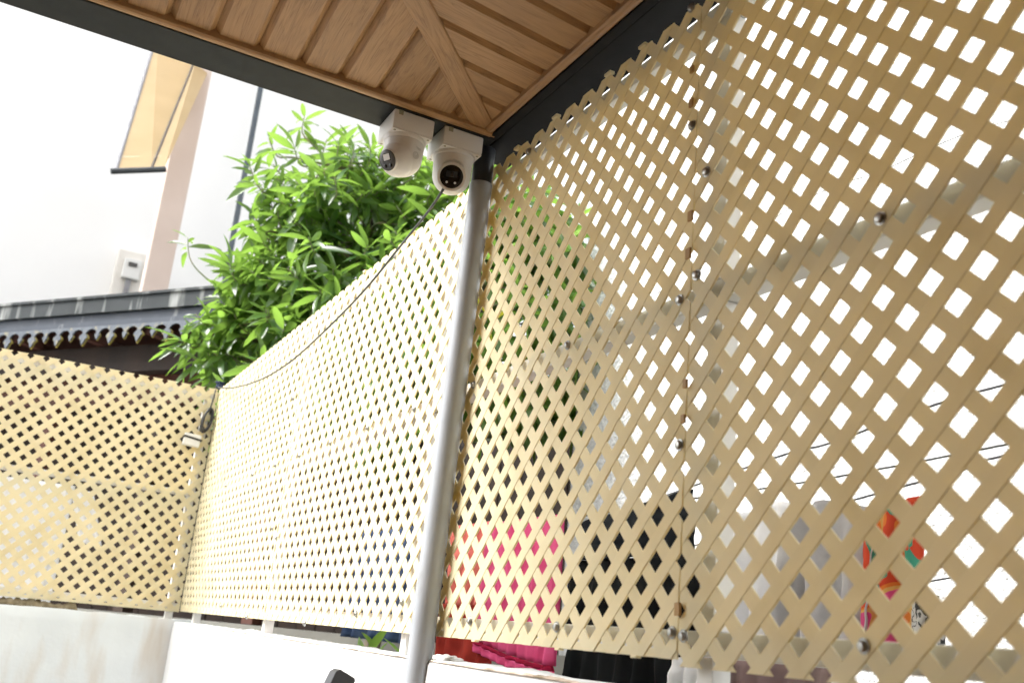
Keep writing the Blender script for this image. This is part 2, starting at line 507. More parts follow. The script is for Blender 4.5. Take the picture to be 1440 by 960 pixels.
mortar_ridge('mortar_bed', ((-3.0, 5.63, 1.497), (-0.50, 5.63, 1.497)), .08, .046, M['mortar_brown'], wallB, 4)

# ------------------------------------------------------------------ lattice panels
def A3(u, z, n): return Vector((-n, -u, EYE + z))              # wall along Y, seen from -X
def B3(u, z, n): return Vector((u, 5.6 - n, EYE + z))          # fence along X, seen from -Y


LAT = {}


def lattice(name, to3d, u0, u1, z0, z1, hu, hz, label, group, pu=.0762, pz=.0758, border=True, hole=.266):
    """u0<u1, z0<z1: rectangle; (hu,hz) one hole's centre. Strips: front layer rising to the right, back layer falling."""
    base = to3d((u0 + u1) / 2, z0, 0)
    LAT[name + label] = (hu, hz, pu, pz)
    root = thing(name, base, label, 'lattice panel', group)
    # normalised coordinates: a=(u-hu)/pu, b=(z-hz)/pz ; holes at integer (and half,half) points
    A0, A1, B0, B1 = (u0 - hu) / pu, (u1 - hu) / pu, (z0 - hz) / pz, (z1 - hz) / pz
    rect = [(A0, B0), (A1, B0), (A1, B1), (A0, B1)]
    W = 0.5 - hole              # half width of a strip measured along b-a
    for layer, sgn in ((0, 1), (1, -1)):
        lo = min(b - sgn * a for a, b in rect); hi = max(b - sgn * a for a, b in rect)
        for i in range(int(math.floor(lo - 1)), int(math.ceil(hi + 1)) + 1):
            c = i + .5
            jit = random.uniform(-.006, .006)
            poly = clip(rect, -sgn, 1, c + W + jit)
            if len(poly) >= 3: poly = clip(poly, sgn, -1, -(c - W + jit))
            if len(poly) < 3: continue
            pts = [(hu + a * pu, hz + b * pz) for a, b in poly]
            ar = abs(sum(pts[q][0] * pts[(q + 1) % len(pts)][1] - pts[(q + 1) % len(pts)][0] * pts[q][1] for q in range(len(pts)))) / 2
            if ar < 2.5e-4: continue
            d = random.uniform(-.0002, .0002)
            mb = MB()
            if layer == 0:
                mb.prism(pts, to3d, -.0018 + d, 0.0021 + d, .0007)
            else:               # moulded in one with the front slats: only the lengths between them are solid
                lo2 = min(b - a for a, b in poly); hi2 = max(b - a for a, b in poly)
                for q in range(int(math.floor(lo2)) - 1, int(math.ceil(hi2)) + 1):
                    sub = clip(poly, 1, -1, -(q + .5 + W - .012))
                    if len(sub) >= 3: sub = clip(sub, -1, 1, q + 1.5 - W + .012)
                    if len(sub) < 3: continue
                    mb.prism([(hu + a * pu, hz + b * pz) for a, b in sub], to3d, -0.0014 + d, 0.0012 + d)
                if not mb.v: continue
            mb.obj('slat', M['lattice'], root)
    if border:
        MB().prism([(u0, z0 + .0005), (u1, z0 + .0005), (u1, z0 + .015), (u0, z0 + .015)], to3d, -.0022, .0002, .0006).obj('bottom_edge_strip', M['lattice'], root)
    return root


GL = 'cream lattice panels of the screen'
pan_near = lattice('lattice_panel', A3, -1.307, -0.25, -0.014, 1.210, -0.7344, 0.7147,
                   'tan lattice panel nearest the camera, right of the bolted vertical seam', GL, pu=.0772, border=False)
pan_post = lattice('lattice_panel', A3, -2.262, -1.310, -0.0045, 1.2115, -2.0622, 0.5281,
                   'cream lattice panel between the grey pipe post and the bolted vertical seam', GL, pu=.0760)
pan_mid = lattice('lattice_panel', A3, -3.853, -2.266, -0.0045, 1.2095, -2.5927, 0.5281,
                  'sunlit cream lattice panel just left of the grey pipe post, under the hanging cable', GL, pu=.0760, hole=.256)
pan_far = lattice('lattice_panel', A3, -5.592, -3.857, -0.0045, 1.2095, -3.925, 0.5290,
                  'bright cream lattice panel that runs into the fence corner below the leafy tree', GL, pu=.0760, hole=.250)
pan_left = lattice('lattice_panel', B3, -2.3, -0.004, -0.0095, 1.2080, -1.0573, 1.1242,
                   'cream lattice panel in front of the dark old house, left of the fence corner', GL, pu=.0758, pz=.0752, hole=.238)

# bolts and tabs
bolt_me = fix(mesh('bolt', *(lambda m: (m.v, m.f))(MB().lathe([(.0085, -.001), (.0085, .0012), (.0062, .0013), (.0062, .0040), (.0045, .0058), (.0015, .0064)], 12, (-1, 0, 0))), M['bolt'], smooth=True))
bolt_me.set_sharp_from_angle(angle=R(30))


def bolt(parent, y, z):
    hu, hz_, pu, pz = LAT['lattice_panel' + parent['label']]
    a, b = (-y - hu) / pu, (z - EYE - hz_) / pz          # nearest crossing of two slats
    c1 = (math.floor(a) + .5, round(b)); c2 = (round(a), math.floor(b) + .5)
    a, b = min((c1, c2), key=lambda c: (c[0] - a) ** 2 + (c[1] - b) ** 2)
    y, z = -(hu + a * pu) + random.uniform(-.002, .002), EYE + hz_ + b * pz + random.uniform(-.002, .002)
    if parent is pan_near: y = min(y, 1.293)
    if parent is pan_post: y = min(max(y, 1.322), 2.2)
    o = link('bolt', bolt_me, (-0.0024, y, z), parent)
    o.scale = (1.2, 1.2, 1.2)
    o.rotation_euler = (random.uniform(0, 6), random.uniform(-.12, .12), random.uniform(-.12, .12))
    return o


for y, z in ((1.284, 1.584), (0.924, 1.571), (1.290, 2.744), (0.888, 2.153), (1.286, 2.192), (1.292, 2.371), (0.55, 2.153), (0.55, 1.572)):
    bolt(pan_near, y, z)
for y, z in ((2.002, 2.735), (1.334, 2.742), (2.190, 2.152), (1.728, 2.161), (1.344, 2.163), (2.068, 1.580), (1.680, 1.575), (1.326, 1.582), (1.327, 1.886), (1.33, 2.494)):
    bolt(pan_post, y, z)
for y, z in ((2.558, 2.151), (2.942, 2.150), (3.323, 2.149), (2.496, 1.612), (2.835, 1.567), (3.30, 1.570), (3.70, 2.150), (2.90, 2.735), (3.82, 1.85)):
    bolt(pan_mid, y, z)
for y, z in ((4.02, 2.15), (4.45, 2.15), (4.95, 2.15), (4.1, 1.57), (4.6, 1.57), (3.90, 1.9), (3.895, 2.42)):
    bolt(pan_far, y, z)
for y, z in ((1.323, 2.613), (1.321, 2.540), (1.310, 2.305), (1.312, 2.233), (1.306, 1.993), (1.308, 1.932), (1.303, 1.622)):
    s = random.uniform(.8, 1.15)
    MB().cbox(-.0105, -.0055, y - .006 * s, y + .006 * s, z - .009 * s, z + .009 * s, .0015).obj('joining_tab', M['tab'], pan_near)
for y in (2.055, 1.63, 1.86, 1.50):
    MB().cbox(-.0085, .004, y - .012, y + .012, 2.7585, 2.7655, .0015).obj('edge_nub', M['lattice'], pan_post)
for y in (2.03, 1.67, 1.42):
    MB().cbox(-.0075, .004, y - .008, y + .008, 1.5420, 1.5462, .0010).obj('edge_nub', M['lattice'], pan_post)
for y in (2.40, 2.75, 3.2):
    MB().cbox(-.0075, .004, y - .010, y + .010, 2.7575, 2.7650, .0012).obj('edge_nub', M['lattice'], pan_mid)

# ------------------------------------------------------------------ painted steel frames behind the lattice
frameA = thing('fence_frame', (0.03, 2.6, 1.494), 'white painted steel rails and uprights behind the long lattice screen', 'fence frame')
for z in (0.607 + EYE, 0.0225 + EYE, 1.178 + EYE):
    MB().cbox(.020, .058, -0.2, 5.585, z - .019, z + .019, .002).obj('rail', M['rail'], frameA)
for y in (1.268, 2.50, 3.93, 5.33):
    w = .019
    zs = [(1.4925, EYE + .0025), (EYE + .0425, EYE + .587), (EYE + .627, EYE + 1.158)]
    for i, (a, b) in enumerate(zs):
        MB().cbox(.021, .057, y - w, y + w, a, b, .002).obj('upright', M['rail'], frameA)
frameB = thing('fence_frame', (-1.2, 5.63, 1.503), 'white painted steel rails behind the far left lattice panel', 'fence frame')
for z in (0.615 + EYE, 0.022 + EYE, 1.168 + EYE):
    MB().cbox(-2.4, -0.012, 5.610, 5.648, z - .014, z + .014, .002).obj('rail', M['rail'], frameB)
for x in (-.05, -1.25, -2.3):
    for a, b in ((1.502, EYE + .0075), (EYE + .0365, EYE + .600), (EYE + .630, EYE + 1.153)):
        MB().cbox(x - .019, x + .019, 5.611, 5.647, a, b, .002).obj('upright', M['rail'], frameB)

# ------------------------------------------------------------------ pavilion roof seen from below
ZB = EYE + 1.25                 # underside of the steel beams
XE, YE = -0.060, 2.118          # inner corner of the beams
SL = 0.115                      # slope of the soffit
XF, YN = -4.25, -2.9            # far ends
roof = thing('pavilion_roof', (-2.0, 0.0, ZB), 'hipped pavilion roof with brown wood look soffit and dark steel edge beams', 'roof')
MB().cbox(-0.0365, 0.064, YN, 2.242, ZB, ZB + .12, .003).obj('edge_beam', M['beam_shaded'], roof)
MB().cbox(-0.060, -0.0380, YN, 2.117, ZB - .0015, ZB + .10, .0015).obj('beam_flashing', M['beam_shaded'], roof)
MB().cbox(XF, -0.0385, 2.119, 2.242, ZB, ZB + .12, .003).obj('edge_beam', M['beam'], roof)
MB().cbox(XF - .1, XF, YN, 2.242, ZB, ZB + .12, .003).obj('edge_beam', M['beam'], roof)
MB().cbox(XF - .1, 0.064, YN - .1, YN, ZB, ZB + .12, .003).obj('edge_beam', M['beam'], roof)

H0 = 0.010                      # soffit starts this far above the beam underside


def zc(x, y): return ZB + H0 + SL * min(XE - x, YE - y)


def plank(region, c0, c1, length):
    """region R: board across X between y=c0..c1 ; region L: board along Y between x=c0..c1 (positions measured from the corner)"""
    ch, dp, th = .0125, .0115, .006
    prof = [(c0 + .0008, dp), (c0 + ch, 0), (c1 - ch, 0), (c1 - .0008, dp)]
    vs, fs, uv = [], [], []
    o1, o2 = random.uniform(0, 50), random.uniform(0, 50)
    segs = 2
    for k in range(segs):
        for (c, d) in prof:
            start = 0.024
            end = max(min(c, length), start)
            l = start if k == 0 else end
            z = SL * l + H0 + d
            if region == 'R': p = (XE - l, YE - c, ZB + z)
            else: p = (XE - c, YE - l, ZB + z)
            vs.append(p); uv.append((l + o1, c + o2))
    n = len(prof)
    for i in range(n - 1):
        fs.append((i, i + 1, n + i + 1, n + i))
    fs.append((0, n, n + n - 1, n - 1))         # closed back
    fs.append((n - 1, n - 2, 1, 0)); fs.append((n, n + 1, n + 2, n + 3))
    build('soffit_board', vs, fs, M['wood'], roof, uvs=uv)


y_off = YE - 1.985 - .1         # first groove lies this far from the corner along the right edge
for i in range(0, 48):
    c0 = y_off + .1005 * i
    if c0 > 4.4: break
    plank('R', max(c0, .026), c0 + .1005, 1.9)
x_off = 0.1743 - .06 - .1
for i in range(0, 37):
    c0 = x_off + .1007 * i
    if c0 > 3.6: break
    plank('L', max(c0, .026), c0 + .1007, 2.4)
# backing above the boards (one sheet each side of the hip), then the outer roof
bk = []
for reg in 'RL':
    m_ = MB()
    e = .0132 + H0
    if reg == 'R': pts = [(0.0, 0.0), (0.0, 4.6), (1.9, 4.6), (1.9, 1.9)]
    else: pts = [(0.0, 0.0), (2.4, 2.4), (2.4, 3.7), (0.0, 3.7)]
    if reg == 'R': v3 = [(XE - l, YE - c, ZB + e + SL * l) for l, c in pts]
    else: v3 = [(XE - c, YE - l, ZB + e + SL * l) for l, c in pts]
    v3 += [(x, y, z + .012) for x, y, z in v3]
    m_.add(v3, [(0, 1, 2, 3), (7, 6, 5, 4), (0, 4, 5, 1), (1, 5, 6, 2), (2, 6, 7, 3), (3, 7, 4, 0)])
    uvb = [(v.x, v.y) for v in m_.v]
    build('soffit_backing', m_.v, m_.f, M['wood'], roof, uvs=uvb)
# trims
def strip_profile(name, p0, p1, side, w, t, top):
    """rounded moulding from p0 to p1, spreading to 'side'"""
    p0, p1, s = Vector(p0), Vector(p1), Vector(side)
    prof = [(0, top), (0, 0.001), (.002, -.0012), (.007, -t * .75), (w * .55, -t), (w - .006, -t * .8), (w - .001, -.001), (w, top)]
    vs, fs, uv = [], [], []
    for q, (p, sh) in enumerate(((p0, 0), (p1, 0))):
        for a, b in prof:
            vs.append(p + s * a + Vector((0, 0, b))); uv.append(((p1 - p0).length * q + 3.1, a))
    n = len(prof)
    for i in range(n): fs.append((i, (i + 1) % n, n + (i + 1) % n, n + i))
    fs.append(tuple(range(n))[::-1]); fs.append(tuple(n + i for i in range(n)))
    return build(name, vs, fs, M['wood'], roof, uvs=uv, smooth=False)


strip_profile('edge_trim', (XE, 2.086, ZB + .004), (XE, YN, ZB + .004), (-1, 0, 0), .026, .006, .02)
strip_profile('edge_trim', (-.050, YE, ZB + .004), (XF, YE, ZB + .004), (0, -1, 0), .028, .006, .02)
hd = Vector((-1, -1, SL)).normalized(); hs_ = Vector((1, -1, 0)).normalized()
h0 = Vector((XE - .010, YE - .010, ZB + H0 - .004 + SL * .02))
prof = [(-.030, .012), (-.030, -.001), (-.0275, -.0035), (-.020, -.0045), (.020, -.0045), (.0275, -.0035), (.030, -.001), (.030, .012)]
vs, fs, uv = [], [], []
for q, L_ in enumerate((0.012, 2.6)):
    for a, b in prof:
        vs.append(h0 + hd * L_ + hs_ * a + Vector((0, 0, b))); uv.append((L_, a))
n = len(prof)
for i in range(n): fs.append((i, (i + 1) % n, n + (i + 1) % n, n + i))
fs.append(tuple(range(n))[::-1]); fs.append(tuple(n + i for i in range(n)))
build('hip_strip', vs, fs, M['wood'], roof, uvs=uv)
# outer skin of the roof
apx = [(-1.9, 0.3, ZB + .55), (-2.2, -1.0, ZB + .55)]
ov = [(.15, 2.33, ZB + .115), (XF - .19, 2.33, ZB + .115), (XF - .19, YN - .19, ZB + .115), (.15, YN - .19, ZB + .115)] + apx
MB().add(ov, [(0, 4, 1), (1, 4, 5, 2), (2, 5, 3), (3, 5, 4, 0), (0, 1, 2, 3)][:4]).obj('roof_sheet', M['beam'], roof)

# ------------------------------------------------------------------ pipe post
post = thing('pipe_post', (-0.040, 2.300, 0), 'silver grey round steel pipe post carrying the roof corner', 'post')
pt = Vector((-0.036, 2.187, EYE + 1.150)); pb = Vector((-0.036, 2.2505, EYE - .13)); pd = (pb - pt).normalized()
pbase = pt + pd * ((pt.z - 0.0) / -pd.z)
MB().tube([pbase, pt], .0302, 40).obj('pipe', M['pipe'], post, smooth=True, angle=40)
MB().tube([pt - Vector((0, 0, .004)), Vector((pt.x, pt.y - .004, ZB + .002))], .0280, 32).obj('dark_sleeve', M['sleeve'], post, smooth=True, angle=40)

# ------------------------------------------------------------------ security cameras under the front beam
def rot_to(e):
    return Vector(e).normalized().to_track_quat('Z', 'Y').to_matrix()


def security_camera(x0, x1, eye, kind, label):
    y0, y1 = 2.121, 2.233
    zt, zb = ZB - .0015, ZB - .052
    cx, cy = (x0 + x1) / 2, (y0 + y1) / 2
    root = thing('security_camera', (cx, cy, zt), label, 'security camera', 'white turret security cameras under the beam')
    jb = MB().cbox(x0, x1, y0, y1, zb, zt, .006).obj('junction_box', M['cam_box'], root, smooth=True, angle=50)
    MB().cbox(x0 + .0015, x1 - .0015, y0 + .0015, y1 - .0015, zb - .0035, zb + .0005, .0015).obj('box_lid', M['cam_white'], jb)
    for sx in (x0 + .010, x1 - .010):
        for sy in (y0 + .010, y1 - .010):
            MB().lathe([(.0034, 0), (.0034, .0012), (.0020, .0016)], 12, (0, 0, -1), (sx, sy, zb - .0030)).obj('lid_screw', M['gasket'], jb)
    # cable notches at the top corners of the box
    MB().cbox(x0 + .012, x0 + .024, y0 - .0015, y0 + .006, zt - .014, zt - .001, .001).obj('cable_notch', M['gasket'], jb)
    MB().cbox(x1 - .004, x1 + .0015, y0 + .012, y0 + .024, zt - .030, zt - .010, .001).obj('cable_notch', M['gasket'], jb)
    e = Vector(eye).normalized()
    # round base plate and housing
    c = Vector((cx, cy, EYE + (1.139 if kind == 'front' else 1.147)))
    ztop = zb - .003
    MB().lathe([(.0545, -.0005), (.0548, .004), (.0530, .009), (.050, .010)], 48, (0, 0, -1), (cx, cy, ztop)).obj('base_ring', M['cam_white'], root, smooth=True, angle=40)
    RH = .0500
    Rm = rot_to(e)
    nt_, np_ = 30, 56
    v, f = [], []
    th0 = R(52 if kind == 'front' else 47)

    def rho(d, rh):
        if d.z <= 0: return rh * (1 - .06 * max(0, -d.z))
        h = math.hypot(d.x, d.y)
        zz = ztop - c.z
        t1 = rh / max(h, 1e-5)
        t2 = zz / max(d.z, 1e-5)
        # slight flare towards the base
        if t1 < t2: t1 = min(t1 * (1 + .045 * min(1, (t1 * d.z) / zz)), t2)
        return min(t1, t2)
    for i in range(nt_ + 1):
        th = th0 + (math.pi - th0) * i / nt_
        for k in range(np_):
            ph = 2 * math.pi * k / np_
            d = Rm @ Vector((math.sin(th) * math.cos(ph), math.sin(th) * math.sin(ph), math.cos(th)))
            v.append(c + d * rho(d, RH))
    ring = []
    for k in range(np_):            # inner lip
        ph = 2 * math.pi * k / np_
        d = Rm @ Vector((math.sin(th0) * math.cos(ph), math.sin(th0) * math.sin(ph), math.cos(th0)))
        v.append(c + d * (RH - .0035) - e * .004)
    nb = (nt_ + 1) * np_
    for i in range(nt_):
        for k in range(np_):
            f.append((i * np_ + k, i * np_ + (k + 1) % np_, (i + 1) * np_ + (k + 1) % np_, (i + 1) * np_ + k))
    for k in range(np_): f.append((k, nb + k, nb + (k + 1) % np_, (k + 1) % np_))
    hs = build('housing', v, f, M['cam_white'], root, smooth=True, recalc=True)
    hs.data.set_sharp_from_angle(angle=R(55))
    # eyeball
    rb = .0462
    if kind == 'front':
        off = 0.010
        rim, face = .0385, .0300
    else:
        off = 0.016
        rim, face = .0285, .0262
    zr = math.sqrt(rb * rb - rim * rim)
    prof = [(0.002, -rb)]
    for q in range(1, 17):
        a = math.pi * q / 18
        zz_ = -rb * math.cos(a)
        if zz_ >= zr: break
        prof.append((rb * math.sin(a), zz_))
    prof += [(rim, zr), (rim * .985, zr + .004), (rim * .95, zr + .0062), (face + .0006, zr + .0066), (face + .0002, zr + .0052)]
    oc = c + e * off
    ball = MB().lathe(prof, 48, e, oc).obj('eyeball', M['cam_white'], root, smooth=True, angle=38)
    fz = zr + .0060
    MB().lathe([(face, -.002), (face, .0), (face - .0012, .0009), (face * .5, .0013), (.001, .0014)], 44, e, oc + e * fz).obj(
        'lens_face', M['cam_glass'] if kind == 'front' else M['cam_grey'], ball, smooth=True, angle=60)
    upv = (Vector((0, 0, 1)) - e * e.z).normalized(); rt = upv.cross(e).normalized()

    def pad(name, a, b, w, h, mat, t=.0012, z=.0012):
        def t3(u_, v_, n_): return oc + e * (fz + z + n_) + rt * (a + u_) + upv * (b + v_)
        MB().prism([(-w, -h), (w, -h), (w, h), (-w, h)], t3, 0, t, .0004).obj(name, mat, ball)

    def dot(name, a, b, r_, mat, z=.0010, n_=18):
        MB().lathe([(r_, 0), (r_, .0008), (r_ * .6, .0016), (.0005, .0019)], n_, e, oc + e * (fz + z) + rt * a + upv * b).obj(name, mat, ball, smooth=True, angle=50)
    if kind == 'front':
        pad('sensor_window', 0, .0065, .0145, .0075, M['cam_window'], .0006, .0010)
        pad('lens', 0.0005, .0065, .0045, .0060, M['cam_glass'], .0007, .0016)
        dot('led', -.0105, -.0150, .0030, M['cam_led'])
        dot('led', .0105, -.0150, .0030, M['cam_led'])
    else:
        pad('square_surround', 0.0, .0075, .0125, .0100, M['cam_glass'], .0007, .0008)
        pad('white_square', 0.0, .0080, .0100, .0078, M['cam_led'], .0012, .0012)  # plain white square on the dark surround
        dot('lens', -.0095, -.0135, .0058, M['cam_glass'])
        dot('lens', .0080, -.0145, .0052, M['cam_glass'])

    def on_shell(az, el_, up_=0):
        d = Vector((math.cos(R(az)) * math.cos(R(el_)), math.sin(R(az)) * math.cos(R(el_)), math.sin(R(el_))))
        return c + d * (rho(d, RH) + up_), d
    if kind != 'front':             # speaker disc, microphone mesh and maker's mark on the shell
        for az, el_, rr in ((-68, -4, .0100), (-62, 21, .0085)):
            p, d = on_shell(az, el_, -.0006)
            MB().lathe([(rr, 0), (rr, .0006), (rr * .82, .0011), (rr * .78, .0006), (rr * .3, .0006), (.0004, .0006)], 28, d, p).obj('speaker_disc', M['cam_emboss'], hs, smooth=True, angle=30)
        pts = [on_shell(az, 43 - abs(az + 92) * .06, .0002)[0] for az in range(-97, -84, 3)]
        MB().tube(pts, .0006, 6).obj('maker_mark', M['mark'], hs)
        pts = [on_shell(az, 44, -.0001)[0] for az in range(-150, -112, 4)]
        MB().tube(pts, .0009, 6).obj('embossed_line', M['cam_emboss'], hs)
    else:
        pts = [on_shell(az, 46, -.0001)[0] for az in range(-92, -60, 4)]
        MB().tube(pts, .0009, 6).obj('embossed_line', M['cam_emboss'], hs)
    # cover seam around the eyeball and a bottom screw
    return root, c


cam1, c1 = security_camera(-.3215, -.2105, (-0.80, -0.40, -0.50), 'side',
                           'white turret security camera turned left, with a white square on its grey face')
cam2, c2 = security_camera(-.1830, -.0705, (-0.34, -0.87, -0.42), 'front',
                           'white turret security camera with black round lens facing forward, beside the pipe post')

# ------------------------------------------------------------------ cable from the camera to the fence corner
cp = [(-.135, 2.205, 2.700), (-.142, 2.19, 2.668), (-.151, 2.167, 2.639), (-.147, 2.27, 2.613), (-.14, 2.481, 2.581), (-.131, 2.723, 2.546), (-.12, 3.016, 2.524),
      (-.104, 3.46, 2.508), (-.092, 3.791, 2.512), (-.077, 4.202, 2.542), (-.062, 4.626, 2.594), (-.047, 5.037, 2.658), (-.033, 5.405, 2.728), (-.03, 5.50, 2.75)]


def smooth_path(pts, n=8):
    pts = [Vector(p) for p in pts]
    out = []
    for i in range(len(pts) - 1):
        p0, p1, p2, p3 = pts[max(i - 1, 0)], pts[i], pts[i + 1], pts[min(i + 2, len(pts) - 1)]
        for k in range(n):
            t = k / n
            out.append(0.5 * ((2 * p1) + (p2 - p0) * t + (2 * p0 - 5 * p1 + 4 * p2 - p3) * t * t + (3 * p1 - p0 - 3 * p2 + p3) * t ** 3))
    return out + [pts[-1]]


tag(MB().tube(smooth_path(cp), .0036, 8).obj('cable', M['cable'], smooth=True),
    'thin dark cable sagging along the bright lattice from the cameras to the fence corner', 'cable')

coil = thing('cable_coil', (-.045, 5.56, 2.50), 'looped bundle of black cable hanging in the fence corner', 'cable coil')
for k in range(7):
    a = .022 + random.uniform(-.004, .006); b = .062 + random.uniform(-.008, .008)
    dy = 5.555 + random.uniform(-.022, .022); tl = random.uniform(-.1, .12)
    pts = []
    for q in range(25):
        an = 2 * math.pi * q / 24
        x = a * math.cos(an); z = b * math.sin(an)
        pts.append((-.047 + x + tl * z + .18 * z, dy + .006 * math.sin(an * 2 + k), 2.566 + z))
    MB().tube(pts, .0045, 6).obj('loop', M['black_cable'], coil, smooth=True)
MB().tube(smooth_path([(-.03, 5.56, 2.745), (-.033, 5.555, 2.70), (-.04, 5.555, 2.64), (-.038, 5.555, 2.60)]), .0045, 6).obj('hanging_end', M['black_cable'], coil, smooth=True)
MB().tube([(-.066, 5.53, 2.515), (-.066, 5.585, 2.515)], .012, 8).obj('cable_tie', M['black_cable'], coil)

jbx = thing('junction_box', (-.105, 5.575, 2.405), 'small white plastic box strapped to the lattice near the fence corner', 'junction box')


def tilt_box(m_, cx, cz, w, h, y0, y1, an, b=.004):
    mb = MB().cbox(-w / 2, w / 2, y0, y1, -h / 2, h / 2, b)
    ca, sa = math.cos(an), math.sin(an)
    return [Vector((cx + p.x * ca - p.z * sa, p.y, cz + p.x * sa + p.z * ca)) for p in mb.v], mb.f


v_, f_ = tilt_box(None, -.106, 2.446, .088, .066, 5.548, 5.592, R(-4))
MB().add(v_, f_).obj('case', M['cam_box'], jbx)
v_, f_ = tilt_box(None, -.104, 2.455, .100, .011, 5.545, 5.595, R(-8), .001)
MB().add(v_, f_).obj('strap', M['black_cable'], jbx)

# navy rag tied round the corner
v, f = [], []
nu, nv = 16, 24
for i in range(nu):
    t = i / (nu - 1)
    z = 2.722 + .085 * t
    rad = .026 * math.sin(math.pi * (.12 + .80 * t)) ** .6 + .006 * math.sin(t * 14)
    for k in range(nv):
        an = 2 * math.pi * k / nv
        rr = rad * (1 + .22 * math.sin(5 * an + t * 6) + .35 * noise.noise(Vector((math.cos(an) * 2.5, math.sin(an) * 2.5, t * 6))))
        v.append((0.020 + rr * math.cos(an) * 1.3 + .02 * math.sin(t * 5), 5.612 + rr * math.sin(an), z))
for i in range(nu - 1):
    for k in range(nv): f.append((i * nv + k, i * nv + (k + 1) % nv, (i + 1) * nv + (k + 1) % nv, (i + 1) * nv + k))
f.append(tuple(range(nv))[::-1]); f.append(tuple((nu - 1) * nv + k for k in range(nv)))
tag(build('rag', v, f, M['navy_cloth'], smooth=True, base=True), 'dark navy rag tied at the top of the fence corner under the leaves', 'cloth')

# ------------------------------------------------------------------ leafy tree behind the fence
def leaf_mesh(name, length, width, droop, fold, mat):
    n = 6
    v, f = [], []
    for i in range(n + 1):
        t = i / n
        w = width / 2 * (math.sin(math.pi * min(1, t ** .85 * .96 + .02)) ** .8) if 0 < i < n else (.0012 if i == 0 else .0003)
        x = length * t
        z = -droop * length * t * t
        v += [(x, -w, z + fold * w + .002 * math.sin(t * 12)), (x, 0, z), (x, w, z + fold * w - .002 * math.sin(t * 12))]
    for i in range(n):
        a = i * 3
        f += [(a, a + 1, a + 4, a + 3), (a + 1, a + 2, a + 5, a + 4)]
    return mesh(name, v, f, mat, smooth=True)


leaf_v = [leaf_mesh('leaf', .225, .052, .22, .35, M['leaf']), leaf_mesh('leaf', .19, .048, .40, .25, M['leaf']),
          leaf_mesh('leaf', .25, .054, .15, .40, M['leaf']), leaf_mesh('leaf', .16, .044, .08, .3, M['leaf'])]
leaf_y = leaf_mesh('leaf', .19, .045, .3, .3, M['leaf_yellow'])
CAMP = Vector((-1, 0, EYE)); FWD = -back


def to_px(p):
    d = p - CAMP
    z = d.dot(FWD)
    return 720 + 1383.45 * d.dot(right) / z, 480 - 1383.45 * d.dot(up) / z, z


def whorl(center, axis, n, rng, scale=1.0, spread=(35, 105)):
    """leaf placements (matrix, mesh index) round a twig end"""
    out = []
    ax = Vector(axis).normalized()
    s = ax.orthogonal().normalized(); u = ax.cross(s)
    ph0 = rng.uniform(0, 6.28)
    for k in range(n):
        ph = ph0 + k * 2.399
        tilt = R(spread[0] + (spread[1] - spread[0]) * ((n - k) / n) + rng.uniform(-22, 22))
        d = (ax * math.cos(tilt) + (s * math.cos(ph) + u * math.sin(ph)) * math.sin(tilt)).normalized()
        d = (d + Vector((rng.uniform(-.15, .15), rng.uniform(-.15, .15), -.14 + rng.uniform(-.2, .1)))).normalized()
        side = d.cross(Vector((0, 0, 1)))
        if side.length < .05: side = d.cross(Vector((1, 0, 0)))
        side.normalize()
        nrm = side.cross(d).normalized()
        roll = rng.uniform(-.95, .95)
        y = side * math.cos(roll) + nrm * math.sin(roll); z = d.cross(-y) if False else d.cross(y)
        if z.z < 0: y = -y; z = -z
        sc = scale * rng.uniform(.55, 1.22) * (0.62 + .38 * (1 - k / (n * 1.15)))
        base = Vector(center) - ax * .10 * (1 - k / n) + d * .006
        m4 = Matrix(((d.x * sc, y.x * sc, z.x * sc, base.x), (d.y * sc, y.y * sc, z.y * sc, base.y), (d.z * sc, y.z * sc, z.z * sc, base.z), (0, 0, 0, 1)))
        out.append((m4, rng.choice((0, 0, 1, 2, 3))))
    return out


def place_leaves(root, leaves, n_single, stuff_name='foliage'):
    """the leaves that show largest are objects of their own, the rest one mesh"""
    sc = []
    for m4, k in leaves:
        tip = m4 @ Vector((.19, 0, -.03)); b = m4.translation
        ax_, ay_, az_ = to_px(b); bx_, by_, bz_ = to_px(tip)
        inside = -20 < ax_ < 1460 and -20 < ay_ < 980
        sc.append(math.hypot(ax_ - bx_, ay_ - by_) + 22 / az_ ** .5 - az_ * 12 - (0 if inside else 400))
    order = sorted(range(len(leaves)), key=lambda i: -sc[i])
    singles = order[:n_single]
    for i in singles:
        m4, k = leaves[i]
        o = bpy.data.objects.new('leaf', leaf_v[k] if k >= 0 else leaf_y)
        COL.objects.link(o)
        o.parent = root
        m5 = m4.copy(); m5.translation = m4.translation - WL[root]
        o.matrix_local = m5
    rest = order[n_single:]
    if rest:
        v, f = [], []
        for i in rest:
            m4, k = leaves[i]
            me = leaf_v[max(k, 0)]
            n = len(v)
            v += [m4 @ q.co for q in me.vertices]
            f += [[a + n for a in p.vertices] for p in me.polygons]
        o = build(stuff_name, v, f, M['leaf'], root, smooth=True, recalc=False)
        o['kind'] = 'stuff'


